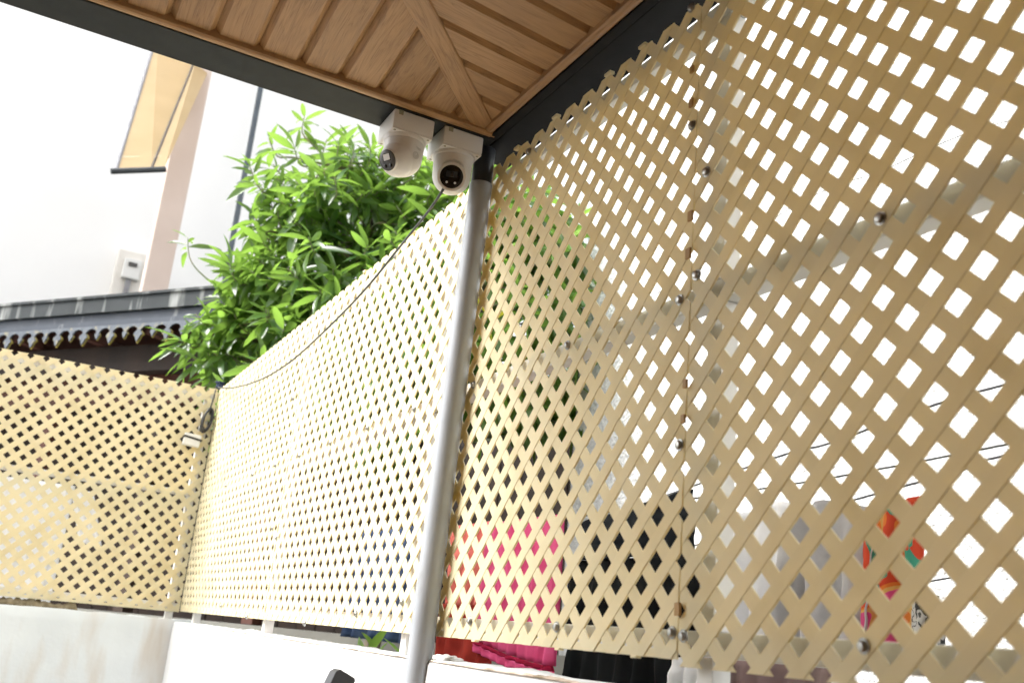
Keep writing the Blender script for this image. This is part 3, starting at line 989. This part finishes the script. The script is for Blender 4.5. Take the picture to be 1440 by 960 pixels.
rng = random.Random(21)
tree = thing('leafy_tree', (1.15, 5.75, 0), 'bushy tree with long glossy green leaves rising behind the fence corner', 'tree')
lobes = [((0.80, 5.75, 3.60), (0.85, 0.85, 0.95), 135), ((1.45, 5.35, 3.45), (0.80, 0.80, 1.05), 150), ((0.45, 5.95, 3.15), (0.62, 0.55, 0.72), 110),
         ((1.95, 5.45, 3.40), (0.75, 0.60, 1.10), 180), ((0.95, 5.15, 2.95), (0.66, 0.48, 0.62), 105), ((0.55, 5.85, 4.15), (0.55, 0.55, 0.50), 60), ((0.38, 5.92, 3.75), (0.42, 0.40, 0.62), 36), ((1.35, 5.75, 4.2), (0.8, 0.7, 0.6), 80)]
leaves = []
nodes = []
limb_pts = [Vector((1.15, 5.75, 0)), Vector((1.12, 5.72, 1.0)), Vector((1.16, 5.70, 1.9)), Vector((1.10, 5.66, 2.6))]
skel = MB(); skel.tube(smooth_path(limb_pts, 5), [0.065 - .03 * i / 15 for i in range(16)], 10)
limbs = []
for (c, r_, n) in lobes:
    cv = Vector(c)
    st = limb_pts[2] + Vector((0, 0, rng.uniform(-.2, .5)))
    pth = smooth_path([st, (st + cv) / 2 + Vector((rng.uniform(-.15, .15), rng.uniform(-.15, .15), .12)), cv, cv + Vector((rng.uniform(-.1, .1), 0, r_[2] * .55))], 6)
    skel.tube(pth, [0.034 - .024 * i / (len(pth) - 1) for i in range(len(pth))], 7)
    limbs += pth
skel.obj('trunk', M['bark'], tree, smooth=True)
twigs = MB()
whorls = []
for (c, r_, n) in lobes:
    cv = Vector(c)
    for _ in range(n):
        while True:
            d = Vector((rng.gauss(0, 1), rng.gauss(0, 1), rng.gauss(0, 1)))
            if d.length > .01: break
        d.normalize()
        rr = rng.uniform(.55, 1.0) ** .6
        p = cv + Vector((d.x * r_[0] * rr, d.y * r_[1] * rr, d.z * r_[2] * rr))
        if p.x < 0.13 and p.y < 5.75: continue
        if p.x < 0.16 and p.z < 2.9: continue
        if p.z < 2.15 or (p.x > 1.0 and p.z < 2.85): continue
        whorls.append((p, (d + Vector((0, 0, .55))).normalized()))
# sprigs on the left, standing clear of the crown
for p, a in (((-.02, 5.95, 3.42), (-.5, -.1, .7)), ((-.22, 6.0, 3.10), (-.8, -.2, .2)), ((-.15, 5.95, 3.26), (-.7, 0, .5)),
             ((-.02, 5.85, 3.02), (-.7, -.3, .1)), ((.02, 5.9, 2.86), (-.6, -.4, -.2)), ((-.12, 5.92, 2.98), (-.7, -.3, 0)), ((.10, 5.80, 2.70), (-.3, -.5, -.5)), ((.0, 5.95, 4.30), (-.5, 0, .8)),
             ((.28, 5.9, 4.74), (0, 0, 1)), ((.12, 5.9, 4.10), (-.6, 0, .6)), ((.05, 5.9, 3.9), (-.8, -.1, .4)), ((.08, 5.9, 4.5), (-.5, 0, .7)), ((.45, 5.9, 4.62), (.1, 0, 1)),
             ((.15, 5.7, 2.62), (-.2, -.6, -.5)), ((.30, 5.5, 2.75), (-.2, -.7, -.3)), ((.45, 5.3, 2.80), (-.1, -.7, -.2)), ((.7, 5.0, 2.85), (0, -.8, -.1))):
    whorls.append((Vector(p), Vector(a).normalized()))
sprig = whorl(Vector((-.27, 6.10, 3.79)), Vector((-.1, 0, 1)), 7, rng, .85)
leaves += sprig
skel2 = MB().tube(smooth_path([(.25, 5.9, 3.35), (-.05, 6.0, 3.48), (-.22, 6.08, 3.62), (-.27, 6.1, 3.78)], 5), [.007 - .0003 * i for i in range(16)], 6)
twigs.add(skel2.v, skel2.f)
for p, a in whorls:
    leaves += whorl(p, a, rng.randint(9, 13), rng, 1.08)
    near = min(limbs, key=lambda q: (q - p).length + (0.5 if q.z > p.z else 0))
    e = p + a * .01
    mid = (near + p) / 2 + Vector((rng.uniform(-.06, .06), rng.uniform(-.06, .06), -.05))
    twigs.add(*(lambda m_: (m_.v, m_.f))(MB().tube(smooth_path([near, mid, p - a * .12, e], 3), [.009 - .006 * i / 9 for i in range(10)], 5)))
tw = twigs.obj('twigs', M['twig'], tree, smooth=True)
tw['kind'] = 'stuff'
yl = []
for p in ((1.0, 4.55, 3.35), (1.18, 4.62, 3.22), (.93, 4.68, 3.02), (1.02, 4.7, 2.93)):
    yl += [(m4, -1) for m4, k in whorl(Vector(p), Vector((-.3, -.7, .2)), 3, rng)][:2]
for m4, k in yl:
    o = bpy.data.objects.new('yellow_leaf', leaf_y); COL.objects.link(o); o.parent = tree
    m5 = m4.copy(); m5.translation = m4.translation - WL[tree]; o.matrix_local = m5
    tag(o, 'yellowing leaf')
place_leaves(tree, leaves, 292)

# ------------------------------------------------------------------ small plants
def shrub(name, base, tips, label, seed, n=8, scale=.7):
    r2 = random.Random(seed)
    root = thing(name, base, label, 'plant')
    lv = []
    st = MB()
    for t in tips:
        t = Vector(t)
        b = Vector(base) + Vector((r2.uniform(-.03, .03), r2.uniform(-.03, .03), 0))
        st.tube(smooth_path([b, (b + t) / 2 + Vector((r2.uniform(-.04, .04), r2.uniform(-.04, .04), .03)), t], 5), [.007, .007, .006, .006, .006, .005, .005, .004, .004, .003, .003], 6)
        lv += whorl(t, Vector((r2.uniform(-.2, .2), r2.uniform(-.2, .2), 1)), n, r2, scale, (20, 80))
        lv += whorl(t - Vector((0, 0, .13)), Vector((r2.uniform(-.3, .3), r2.uniform(-.3, .3), 1)), n, r2, scale, (50, 100))
    st.obj('stems', M['twig'], root, smooth=True)
    place_leaves(root, lv, len(lv))
    return root


shrub('garden_plant', (-.70, 3.5, 0), [(-.80, 3.5, 1.205), (-.70, 3.55, 1.17), (-.62, 3.48, 1.195)],
      'young green plant whose leaf tips show at the bottom left against the white wall', 3)
shrub('garden_plant', (.55, 4.0, 0), [(.50, 4.05, 1.46), (.62, 3.85, 1.44), (.45, 3.9, 1.40), (.6, 4.2, 1.45)],
      'dark green plant behind the wall, in the gap under the lattice left of the post', 5, 9, .9)

# ------------------------------------------------------------------ old dark house behind the left fence
M['gutter'] = pmat('slate_gutter', (0.014, 0.019, 0.021), (0.024, 0.030, 0.033), rough=.6, spec=.25, scale=4, coords='World', dirt=(.26, .27, .26), dirt_scale=3.0,
                   dirt_lo=.54, dirt_hi=.70, dirt_stretch=(3.4, 3.4, .45))
M['fascia'] = pmat('blue_grey_fascia', (0.028, 0.038, 0.055), (0.040, 0.050, 0.068), rough=.5, spec=.3, scale=6, coords='World', dirt=(.16, .17, .18), dirt_scale=5, dirt_lo=.62, dirt_hi=.74, dirt_stretch=(2.5, 2.5, .5))
M['fret'] = pmat('blue_grey_fretwork', (0.055, 0.068, 0.088), (0.085, 0.10, 0.12), rough=.6, scale=25, coords='World', dirt=(.20, .18, .11), dirt_scale=20, dirt_lo=.56, dirt_hi=.72)
M['fret_yellow'] = pmat('yellow_paint_edge', (0.36, 0.28, 0.04), (0.26, 0.22, 0.07), rough=.6, scale=25)
M['dark_wood'] = pmat('dark_brown_timber', (0.022, 0.013, 0.009), (0.045, 0.024, 0.015), rough=.7, scale=5, stretch=(1, 1, .1), rnd=.2)
M['red_wood'] = pmat('red_brown_timber', (0.075, 0.022, 0.012), (0.11, 0.035, 0.02), rough=.65, scale=5, stretch=(.2, .2, 1))
M['plinth'] = pmat('grey_beige_plinth', (0.17, 0.165, 0.145), (0.22, 0.215, 0.19), rough=.9, scale=3, coords='World', bump=.2)
M['beige'] = pmat('beige_shutter', (0.30, 0.26, 0.16), (0.34, 0.30, 0.2), rough=.7)
ED = Vector((-0.606, 0.796, 0)).normalized()        # along the eave, going away to the left
EN = Vector((0.796, 0.606, 0)).normalized()         # into the house
E0 = Vector((-0.228, 7.0, 0))


def H(s, d, z): return E0 + ED * s + EN * d + Vector((0, 0, z))


def hbox(s0, s1, d0, d1, z0, z1):
    v = [H(s, d, z) for z in (z0, z1) for s, d in ((s0, d0), (s1, d0), (s1, d1), (s0, d1))]
    f = [(0, 3, 2, 1), (4, 5, 6, 7), (0, 1, 5, 4), (1, 2, 6, 5), (2, 3, 7, 6), (3, 0, 4, 7)]
    return MB().add(v, f)


old = thing('old_house', H(2, 2, 0), 'old dark timber house with slate gutter and painted fretwork under its eave', 'house')
S0, S1 = -0.62, 5.2
gut = hbox(S0, S1, -.02, .12, 3.555, 3.685).obj('gutter', M['gutter'], old)
hbox(S0, S1, -.035, -.02, 3.663, 3.683).obj('gutter_lip', M['gutter'], gut)
hbox(S0, S1, .012, .09, 3.475, 3.553).obj('fascia_board', M['fascia'], old)
hbox(S0, S1, -.004, .010, 3.455, 3.490).obj('fascia_moulding', M['fascia'], old)
# fretwork: one unit = arch, small pendant, arch, large pendant
UW = .266


def fret_poly(z_top):
    """2D strips of a scalloped board: list of convex quads"""
    quads = []
    half = UW / 2
    rad = .056
    for h in range(2):
        cx = half * (h + .5)
        N_ = 14
        xs = [half * h + half * i / N_ for i in range(N_ + 1)]

        def low(x):
            dx = abs(x - cx)
            if dx < rad: return -.066 + math.sqrt(rad * rad - dx * dx) * .85
            return -.066
        for i in range(N_):
            quads.append([(xs[i], low(xs[i])), (xs[i + 1], low(xs[i + 1])), (xs[i + 1], 0), (xs[i], 0)])
    return quads


def H3(s_base, zt, d0):
    return lambda a, b, n_: H(s_base + a, d0 - n_, zt + b)


def pend_me(scale, mat, t0, t1, grow=1.0):
    pts = [(-.010, 0), (-.034, -.018), (-.040, -.034), (-.026, -.040), (-.017, -.062), (0, -.088), (.017, -.062), (.026, -.040), (.040, -.034), (.034, -.018), (.010, 0)]
    pts = [(a * scale * grow, b * scale * (1 + (grow - 1) * .6)) for a, b in pts]
    v = [Vector((a, -t0, b)) for a, b in pts] + [Vector((a, -t1, b)) for a, b in pts]
    n = len(pts)
    f = [tuple(range(n)), tuple(range(2 * n - 1, n - 1, -1))] + [(i, n + i, n + (i + 1) % n, (i + 1) % n) for i in range(n)]
    return fix(mesh('pendant', v, f, mat))


big, big_y = pend_me(1.0, M['fret'], 0, .014), pend_me(1.0, M['fret_yellow'], -.006, .006, 1.17)
sml, sml_y = pend_me(.62, M['fret'], 0, .012), pend_me(.62, M['fret_yellow'], -.006, .005, 1.17)
m_ = MB()
for q in fret_poly(0): m_.prism(q, lambda a, b, n_: Vector((a, -n_, b)), 0, .012)
fret_me = fix(mesh('scalloped_board', m_.v, m_.f, M['fret']))
hz = math.atan2(ED.y, ED.x)
s = S0
while s < S1 - .3:
    link('scalloped_board', fret_me, H(s, .0, 3.452), old, (0, 0, hz + 0)).scale = (1, -1, 1)
    for ds, bm_, ym_ in ((0, big, big_y), (UW / 2, sml, sml_y)):
        pp = link('pendant', bm_, H(s + ds, -.004, 3.402), old, (0, 0, hz)); pp.scale = (1, -1, 1)
        yy = bpy.data.objects.new('yellow_edge', ym_); COL.objects.link(yy); yy.parent = pp; yy.location = (0, .002, 0)
    s += UW
# timbers under the eave, posts, plinth and plank wall
hbox(S0, S1, .30, .40, 3.20, 3.40).obj('eave_beam', M['dark_wood'], old)
hbox(S0 - .2, S1, .55, .65, 3.02, 3.24).obj('wall_plate', M['red_wood'], old)
for i in range(9):
    s = S0 + .1 + i * .68
    hbox(s, s + .07, .10, 1.6, 3.41, 3.47).obj('rafter', M['red_wood'], old)
for i in range(7):
    s = -1.9 + i * 1.15
    hbox(s, s + .09, .56, .66, 1.504, 3.015).obj('house_post', M['red_wood'] if i % 2 else M['dark_wood'], old)
hbox(-4.2, S1 + .3, .45, .62, 0, 1.500).obj('plinth_wall', M['plinth'], old)
rf = hbox(S0 + .001, S1 - .001, .0, 2.6, 3.56, 3.60)
for p in rf.v:
    dd = (p - E0).dot(EN)
    p.z += dd * .32 + .005 + (0.03 if dd > .1 else 0.0)
    p += EN * .125 if dd < .1 else Vector((0, 0, 0))
rf.obj('roof_slab', M['gutter'], old)
s = -4.1
while s < S1 + .3:
    hbox(s, s + .172, 1.62 + random.uniform(-.006, .006), 1.66, 1.0, 3.42 if s > -2.6 else 3.40).obj('wall_plank', M['dark_wood'], old)
    s += .18
hbox(-4.2, S1 + .3, 1.67, 1.75, 0, 3.44).obj('back_wall', M['dark_wood'], old)
hbox(S0 + .01, S1 - .01, 1.68, 1.74, 3.442, 4.10).obj('gable_wall', M['red_wood'], old)
hbox(-.25, -.06, .50, .535, 3.02, 3.15).obj('meter_panel', M['beige'], old)

# ------------------------------------------------------------------ rear white building with pink column and amber awning
M['rear_white'] = pmat('rear_white_wall', (0.86, 0.86, 0.85), (0.89, 0.89, 0.88), rough=.9, scale=.8, coords='World', dirt=(.72, .70, .68), dirt_scale=1.3, dirt_lo=.66, dirt_hi=.9)
M['pink'] = pmat('pale_pink_plaster', (0.66, 0.54, 0.475), (0.72, 0.60, 0.535), rough=.9, scale=1.6, coords='World', dirt=(.58, .48, .42), dirt_scale=2.5, dirt_lo=.58, dirt_hi=.8, dirt_stretch=(1, 1, .3))
M['amber'] = pmat('amber_polycarbonate', (0.55, 0.43, 0.24), (0.62, 0.49, 0.29), rough=.3, scale=3, trans=.5, trans_col=(0.80, 0.64, 0.38))
M['alu'] = pmat('grey_aluminium', (0.22, 0.22, 0.235), (0.28, 0.28, 0.295), rough=.4, metal=.3)
M['dark_metal'] = pmat('dark_metal_frame', (0.03, 0.036, 0.04), (0.045, 0.05, 0.055), rough=.5)
M['purlin'] = pmat('pale_purlin', (.62, .50, .34), (.68, .56, .40), rough=.5)
M['brown_metal'] = pmat('brown_metal_rib', (0.035, 0.02, 0.01), (0.05, 0.03, 0.015), rough=.5)
rear = thing('rear_building', (0, 12.3, 0), 'tall white building far behind, with a pale pink column and a meter on its wall', 'building')
MB().box(-9, 4.2, 12.25, 12.6, 0, 13).obj('wall', M['rear_white'], rear)
MB().cbox(-.135, .108, 10.0, 10.28, 0, 12.0, .012).obj('column', M['pink'], rear)
MB().cbox(.925, .99, 11.9, 11.98, 3.0, 12.6, .02).obj('downpipe', pmat('blue_grey_pipe', (.07, .088, .105), (.09, .11, .13), rough=.5), rear)
for z in (3.4, 9.6):
    MB().cbox(.90, 1.02, 11.98, 12.249, z, z + .05, .004).obj('pipe_bracket', M['dark_metal'], rear)
mt = MB().cbox(-.30, .02, 12.05, 12.249, 4.6, 5.62, .02).obj('meter_board', pmat('meter_board_cream', (.72, .69, .63), (.76, .73, .68), rough=.8), rear)
MB().cbox(-.22, -.02, 11.97, 12.048, 5.25, 5.50, .02).obj('meter_case', M['cam_box'], mt)
MB().cbox(-.17, -.07, 11.955, 11.9695, 5.40, 5.45, .004).obj('meter_window', M['cam_grey'], mt)
MB().cbox(-.16, -.10, 12.0, 12.048, 4.62, 5.245, .01).obj('meter_conduit', M['alu'], mt)
MB().cbox(-.13, .0, 11.97, 12.048, 4.86, 4.98, .02).obj('isolator_switch', M['cam_grey'], mt)

awn = thing('awning', (-.35, 9.2, 5.1), 'amber translucent sheet awning with metal ribs beside the pink column', 'awning')


def quad_slab(a, b, c, d, t):
    v = [Vector(x) for x in (a, b, c, d)]
    n_ = (v[1] - v[0]).cross(v[3] - v[0]).normalized() * t
    v += [x + n_ for x in v]
    return MB().add(v, [(0, 1, 2, 3), (7, 6, 5, 4), (0, 4, 5, 1), (1, 5, 6, 2), (2, 6, 7, 3), (3, 7, 4, 0)])


aBL, aBM, aBR = Vector((-.655, 8.5, 5.095)), Vector((-.394, 8.5, 5.20)), Vector((-.288, 8.5, 5.25))
aTL, aTM, aTR = Vector((-.500, 10.3, 7.24)), Vector((-.105, 9.97, 7.10)), Vector((.055, 9.97, 7.05))
aTL = Vector((-.516, 9.97, 7.073))
ext = lambda b_, t_, k: b_ + (t_ - b_) * k
quad_slab(aBL, aBM, ext(aBM, aTM, 1.25), ext(aBL, aTL, 1.25), .006).obj('amber_sheet', M['amber'], awn)
quad_slab(aBM + Vector((.008, 0, .004)), aBR, ext(aBR, aTR, 1.25), ext(aBM, aTM, 1.25) + Vector((.008, 0, .004)), .006).obj('amber_sheet', M['amber'], awn)
MB().tube([aBL + Vector((-.016, -.02, -.03)), ext(aBL, aTL, 1.25) + Vector((-.016, -.02, -.03))], .020, 8).obj('side_rail', M['alu'], awn)
MB().tube([aBM + Vector((0, -.02, -.022)), ext(aBM, aTM, 1.25) + Vector((0, -.02, -.022))], .013, 8).obj('rib', M['brown_metal'], awn)
for k_ in (.10, .52, .95):
    MB().tube([ext(aBL, aTL, k_) + Vector((0, -.01, -.012)), ext(aBR, aTR, k_) + Vector((0, -.01, -.012))], .010, 8).obj('purlin', M['purlin'], awn)
MB().tube([aBL + Vector((-.05, -.02, -.03)), aBR + Vector((.01, -.02, -.03))], .026, 8).obj('front_rail', M['dark_metal'], awn)

# ------------------------------------------------------------------ roughcast white building on the right, behind the screen
M['roughcast'] = pmat('white_roughcast', (0.56, 0.565, 0.56), (0.70, 0.705, 0.70), rough=.95, scale=26, coords='World', bump=1.0, bump_scale=42, bump_dist=.02)
nb = thing('roughcast_house', (2.4, 2, 0), 'white roughcast house wall close behind the lattice screen on the right', 'house')
MB().box(2.0, 6.0, -4.0, 5.02, 0.55, 7.5).obj('wall', M['roughcast'], nb)
MB().box(1.985, 6.02, -4.0, 5.04, 0, .548).obj('plinth', M['plinth'], nb)
MB().cbox(1.93, 6.1, -4.0, 5.12, 7.502, 7.60, .01).obj('roof_edge', M['gutter'], nb)

wire_defs = [
    ([(1.99, 1.0, 2.53), (1.6, 1.855, 2.417), (1.6, 2.554, 2.331), (1.6, 2.807, 2.314), (1.98, 4.2, 2.30)], .0045, 'thick black wire high behind the lattice on the right, uppermost of the heavy ones'),
    ([(1.99, 1.0, 2.33), (1.6, 1.812, 2.206), (1.6, 2.054, 2.169), (1.6, 2.426, 2.121), (1.98, 4.1, 2.02)], .0040, 'black wire crossing behind the right lattice just above the colourful scarf'),
    ([(1.99, 1.2, 1.99), (1.6, 1.832, 1.892), (1.6, 2.121, 1.846), (1.98, 3.9, 1.72)], .0030, 'lowest grey wire across the roughcast wall at the right edge'),
    ([(1.99, 1.0, 3.20), (1.6, 1.739, 3.267), (1.6, 2.304, 3.309), (1.6, 2.82, 3.323), (1.98, 4.8, 3.36)], .0018, 'hair thin wire high across the white wall at the upper right')]
for pts, r_, lab in wire_defs:
    tag(MB().tube(smooth_path(pts, 8), r_, 6).obj('wire', M['black_cable'], smooth=True), lab, 'wire', 'wires behind the right lattice')

# ------------------------------------------------------------------ washing on a line behind the screen
def cloth_mat(name, c1, c2, sc=10, tr=.15, rough=.9):
    return pmat(name, c1, c2, rough=rough, spec=.1, scale=sc, trans=tr, bump=.25, bump_scale=90, coords='Object')


M['coral'] = cloth_mat('coral_towel', (0.56, 0.13, 0.11), (0.66, 0.20, 0.17))
M['red'] = cloth_mat('brick_red_cloth', (0.22, 0.022, 0.016), (0.30, 0.035, 0.025), tr=.05)
M['pink_cloth'] = cloth_mat('hot_pink_cloth', (0.52, 0.055, 0.16), (0.62, 0.10, 0.24))
M['pink_dark'] = cloth_mat('crimson_band', (0.25, 0.008, 0.035), (0.31, 0.012, 0.05))
M['black_cloth'] = cloth_mat('black_cloth', (0.004, 0.0045, 0.005), (0.008, 0.009, 0.010), tr=.0)
M['slate_cloth'] = cloth_mat('slate_cloth', (0.008, 0.010, 0.013), (0.014, 0.017, 0.021), tr=.0)
M['white_cloth'] = cloth_mat('white_cloth', (0.90, 0.90, 0.92), (0.94, 0.94, 0.95), tr=.3)
M['grey_cloth'] = cloth_mat('pale_grey_cloth', (0.58, 0.57, 0.59), (0.68, 0.67, 0.69), tr=.25)
M['mauve'] = cloth_mat('mauve_cloth', (0.22, 0.15, 0.15), (0.30, 0.22, 0.21))
M['denim'] = cloth_mat('blue_denim', (0.035, 0.06, 0.13), (0.08, 0.12, 0.22), tr=0)


def print_mat(name, cols, scale):
    m, N, Lk = new_mat(name)
    out = N.new('ShaderNodeOutputMaterial'); bs = N.new('ShaderNodeBsdfPrincipled'); tc = N.new('ShaderNodeTexCoord')
    nz = N.new('ShaderNodeTexNoise'); nz.inputs['Scale'].default_value = scale; nz.inputs['Detail'].default_value = 1.0; nz.inputs['Distortion'].default_value = .8
    Lk.new(tc.outputs['Object'], nz.inputs['Vector'])
    rp = N.new('ShaderNodeValToRGB'); rp.color_ramp.interpolation = 'CONSTANT'
    el = rp.color_ramp.elements
    el[0].position = 0; el[0].color = (*cols[0], 1); el[1].position = .40; el[1].color = (*cols[1], 1)
    for i, c_ in enumerate(cols[2:]):
        q = el.new(.47 + .06 * i); q.color = (*c_, 1)
    Lk.new(nz.outputs['Fac'], rp.inputs['Fac']); Lk.new(rp.outputs[0], bs.inputs['Base Color'])
    bs.inputs['Roughness'].default_value = .85
    Lk.new(bs.outputs[0], out.inputs['Surface'])
    return m


M['scarf'] = print_mat('orange_print_cloth', [(.05, .30, .20), (.62, .06, .02), (.75, .20, .03), (.72, .42, .12), (.70, .08, .25)], 9)
M['print'] = print_mat('black_white_print', [(.05, .05, .05), (.60, .59, .57), (.62, .60, .58), (.08, .08, .08), (.6, .6, .6)], 40)


def garment(name, y0, y1, zt, zb, x, mat, parent, seed, amp=.018, nfold=5, flare=0.0, bot=None, top=None, nu=36, nv=26, t=.003, solid=True):
    """hanging cloth between y0 and y1 (y0>y1: left to right in the picture)"""
    v, f = [], []
    r3 = random.Random(seed); ph = r3.uniform(0, 6); ph2 = r3.uniform(0, 6)
    for j in range(nv + 1):
        q = j / nv
        for i in range(nu + 1):
            p = i / nu
            mid = (y0 + y1) / 2
            y = mid + (y0 + (y1 - y0) * p - mid) * (1 + flare * q)
            ztop = zt(p) if callable(zt) else zt
            zbot = zb(p) if callable(zb) else zb
            z = ztop + (zbot - ztop) * q
            a = amp * (.25 + q)
            xx = x + a * math.sin(nfold * 2 * math.pi * p + ph + .8 * q) + a * .5 * math.sin(nfold * 4.7 * p + ph2) + .006 * noise.noise(Vector((p * 6, q * 6, seed)))
            v.append((xx, y + .004 * noise.noise(Vector((p * 5, q * 9, seed + 3))), z))
    w = nu + 1
    for j in range(nv):
        for i in range(nu): f.append((j * w + i, j * w + i + 1, (j + 1) * w + i + 1, (j + 1) * w + i))
    o = build(name, v, f, mat, parent, smooth=True, recalc=False)
    sm = o.modifiers.new('thick', 'SOLIDIFY'); sm.thickness = t
    return o


line_pts = [(.62, 5.35, 2.06), (.62, 4.4, 1.995), (.61, 3.5, 1.955), (.6, 2.67, 1.935), (.6, 2.1, 1.945), (.6, 1.5, 1.955), (.6, .6, 2.0)]
tag(MB().tube(smooth_path(line_pts), .0022, 6).obj('washing_line', M['cable'], smooth=True), 'grey washing line behind the lattice with clothes on it', 'washing line')
lz = lambda y: float(np.interp(y, [q[1] for q in line_pts][::-1], [q[2] for q in line_pts][::-1]))

t = thing('towel', (.60, 3.35, 1.45), 'coral red towel hanging right of the pipe post behind the lattice', 'towel')
garment('upper_cloth', 3.56, 3.16, lambda p: lz(3.36) + .004, 1.66, .60, M['coral'], t, 1, nfold=3)
garment('lower_cloth', 3.60, 3.15, 1.665, 1.40, .612, M['red'], t, 2, nfold=3, amp=.022)
t = thing('dress', (.58, 2.9, 1.47), 'hot pink dress with a ruffled hem and crimson band, hanging behind the lattice', 'dress')
garment('body', 3.20, 2.66, lambda p: lz(2.9) + .003, lambda p: 1.545 - .055 * math.sin(min(p * 1.5, 1.57)), .575, M['pink_cloth'], t, 3, nfold=9, amp=.0060)
garment('crimson_band', 3.205, 2.655, lambda p: 1.545 - .055 * math.sin(min(p * 1.5, 1.57)), lambda p: 1.533 - .058 * math.sin(min(p * 1.5, 1.57)), .570, M['pink_dark'], t, 3, nfold=9, amp=.0050, nv=3)
garment('ruffle', 3.21, 2.65, lambda p: 1.533 - .058 * math.sin(min(p * 1.5, 1.57)), lambda p: 1.508 - .06 * math.sin(min(p * 1.5, 1.57)), .572, M['pink_cloth'], t, 3, nfold=9, amp=.0045, nv=5, nu=90)
t = garment('crimson_cloth', 2.70, 2.60, 1.80, 1.545, .64, M['pink_dark'], None, 8, nfold=2)
tag(t, 'narrow dark crimson cloth between the pink dress and the black garment', 'cloth')
t = thing('black_skirt', (.60, 2.3, 1.3), 'long black garment hanging left of the bolted seam behind the lattice', 'garment')
garment('shoulder', 2.62, 2.06, lambda p: 1.915 + .055 * p, 1.80, .60, M['slate_cloth'], t, 4, nfold=4, amp=.012)
garment('body', 2.64, 1.98, 1.802, 1.56, .606, M['black_cloth'], t, 5, nfold=5, amp=.016)
garment('skirt', 2.60, 2.00, 1.562, 1.20, .603, M['black_cloth'], t, 6, nfold=7, amp=.03, flare=.25)
t = garment('white_shirt', 1.96, 1.66, lambda p: 1.93 - .06 * abs(p - .5), 1.55, .66, M['white_cloth'], None, 11, nfold=4, amp=.03)
tag(t, 'white shirt hanging just right of the bolted seam behind the lattice', 'shirt')
t = garment('grey_shirt', 1.70, 1.44, lambda p: 1.90 - .05 * abs(p - .5), 1.60, .58, M['grey_cloth'], None, 12, nfold=3, amp=.035)
tag(t, 'pale grey shirt between the white shirt and the orange scarf behind the lattice', 'shirt')
t = garment('scarf', 1.47, 1.325, lambda p: 1.86 + .03 * p, lambda p: 1.56 + .05 * p, .58, M['scarf'], None, 13, nfold=3, amp=.02)
tag(t, 'orange red and green printed scarf hanging behind the right lattice panel', 'scarf')
t = garment('printed_cloth', 1.335, 1.275, 1.70, 1.56, .56, M['print'], None, 14, nfold=2, amp=.012)
tag(t, 'small black and white printed cloth right of the orange scarf', 'cloth')
t = garment('mauve_cloth', 1.93, 1.52, 1.555, 1.20, .55, M['mauve'], None, 15, nfold=5, amp=.03)
tag(t, 'mauve brown cloth under the right lattice panel beside the black garment', 'cloth')
t = garment('pale_bag', 1.975, 1.84, lambda p: 1.56 - .05 * abs(p - .4), 1.40, .50, M['white_cloth'], None, 16, nfold=3, amp=.03)
tag(t, 'crumpled pale cloth in the gap below the bolted seam', 'cloth')
t = garment('jeans', 4.75, 4.05, lambda p: lz(4.4) + .003, 1.50, .66, M['denim'], None, 17, nfold=5, amp=.03)
tag(t, 'dark blue denim hanging behind the bright lattice left of the post', 'jeans')

# white t-shirt behind the far left fence
t = thing('white_t_shirt', (-.85, 6.12, 1.4), 'white t-shirt hanging behind the far left lattice fence', 'shirt')


def xgarment(name, x0, x1, zt, zb, y, mat, parent, seed, amp=.02, nfold=4, skew=0):
    o = garment(name, 0, 1, 0, 1, 0, mat, parent, seed)
    me = o.data
    k = 0
    r3 = random.Random(seed); ph = r3.uniform(0, 6)
    nu, nv = 36, 26
    c = WL[o]
    for j in range(nv + 1):
        q = j / nv
        for i in range(nu + 1):
            p = i / nu
            me.vertices[k].co = Vector((x0 + (x1 - x0) * p + skew * q, y + amp * (.3 + q) * math.sin(nfold * 6.28 * p + ph + q), zt + (zb - zt) * q)) - c
            k += 1
    me.update()
    return o


xgarment('body', -1.06, -.60, 2.17, 1.46, 6.12, M['white_cloth'], t, 21)
xgarment('sleeve', -.62, -.50, 2.15, 1.86, 6.12, M['white_cloth'], t, 22, .008, 2, .10)
xgarment('sleeve', -1.16, -1.04, 2.15, 1.90, 6.12, M['white_cloth'], t, 23, .008, 2, -.08)
tag(MB().tube([(-3.0, 6.12, 2.20), (-.8, 6.12, 2.175), (.6, 6.12, 2.21)], .0025, 6).obj('washing_line', M['cable']), 'washing line carrying the white t-shirt behind the far left fence', 'washing line')

# ------------------------------------------------------------------ leaning metal bar at the bottom edge
bar = thing('metal_bar', (-.95, 1.75, 0), 'dark grey metal bar leaning up from the bottom edge, left of the pipe post', 'metal bar')
tp = Vector((-.352, 1.86, 1.466)); ft = Vector((-.95, 1.75, 0.0))
dv = (ft - tp).normalized()
sx_ = dv.cross(Vector((0.25, -1, 0.1))).normalized()      # width
ny_ = dv.cross(sx_).normalized()


def bar3(u_, l_, n_): return tp + sx_ * u_ + dv * l_ + ny_ * n_


Lb = (tp - ft).length
W_ = .023
poly = [(-W_, .004), (-W_ + .004, 0), (W_ - .006, 0), (W_, .008), (W_, Lb), (-W_, Lb)]
MB().prism(poly, bar3, -.012, .012, .001).obj('channel', M['stand'], bar)
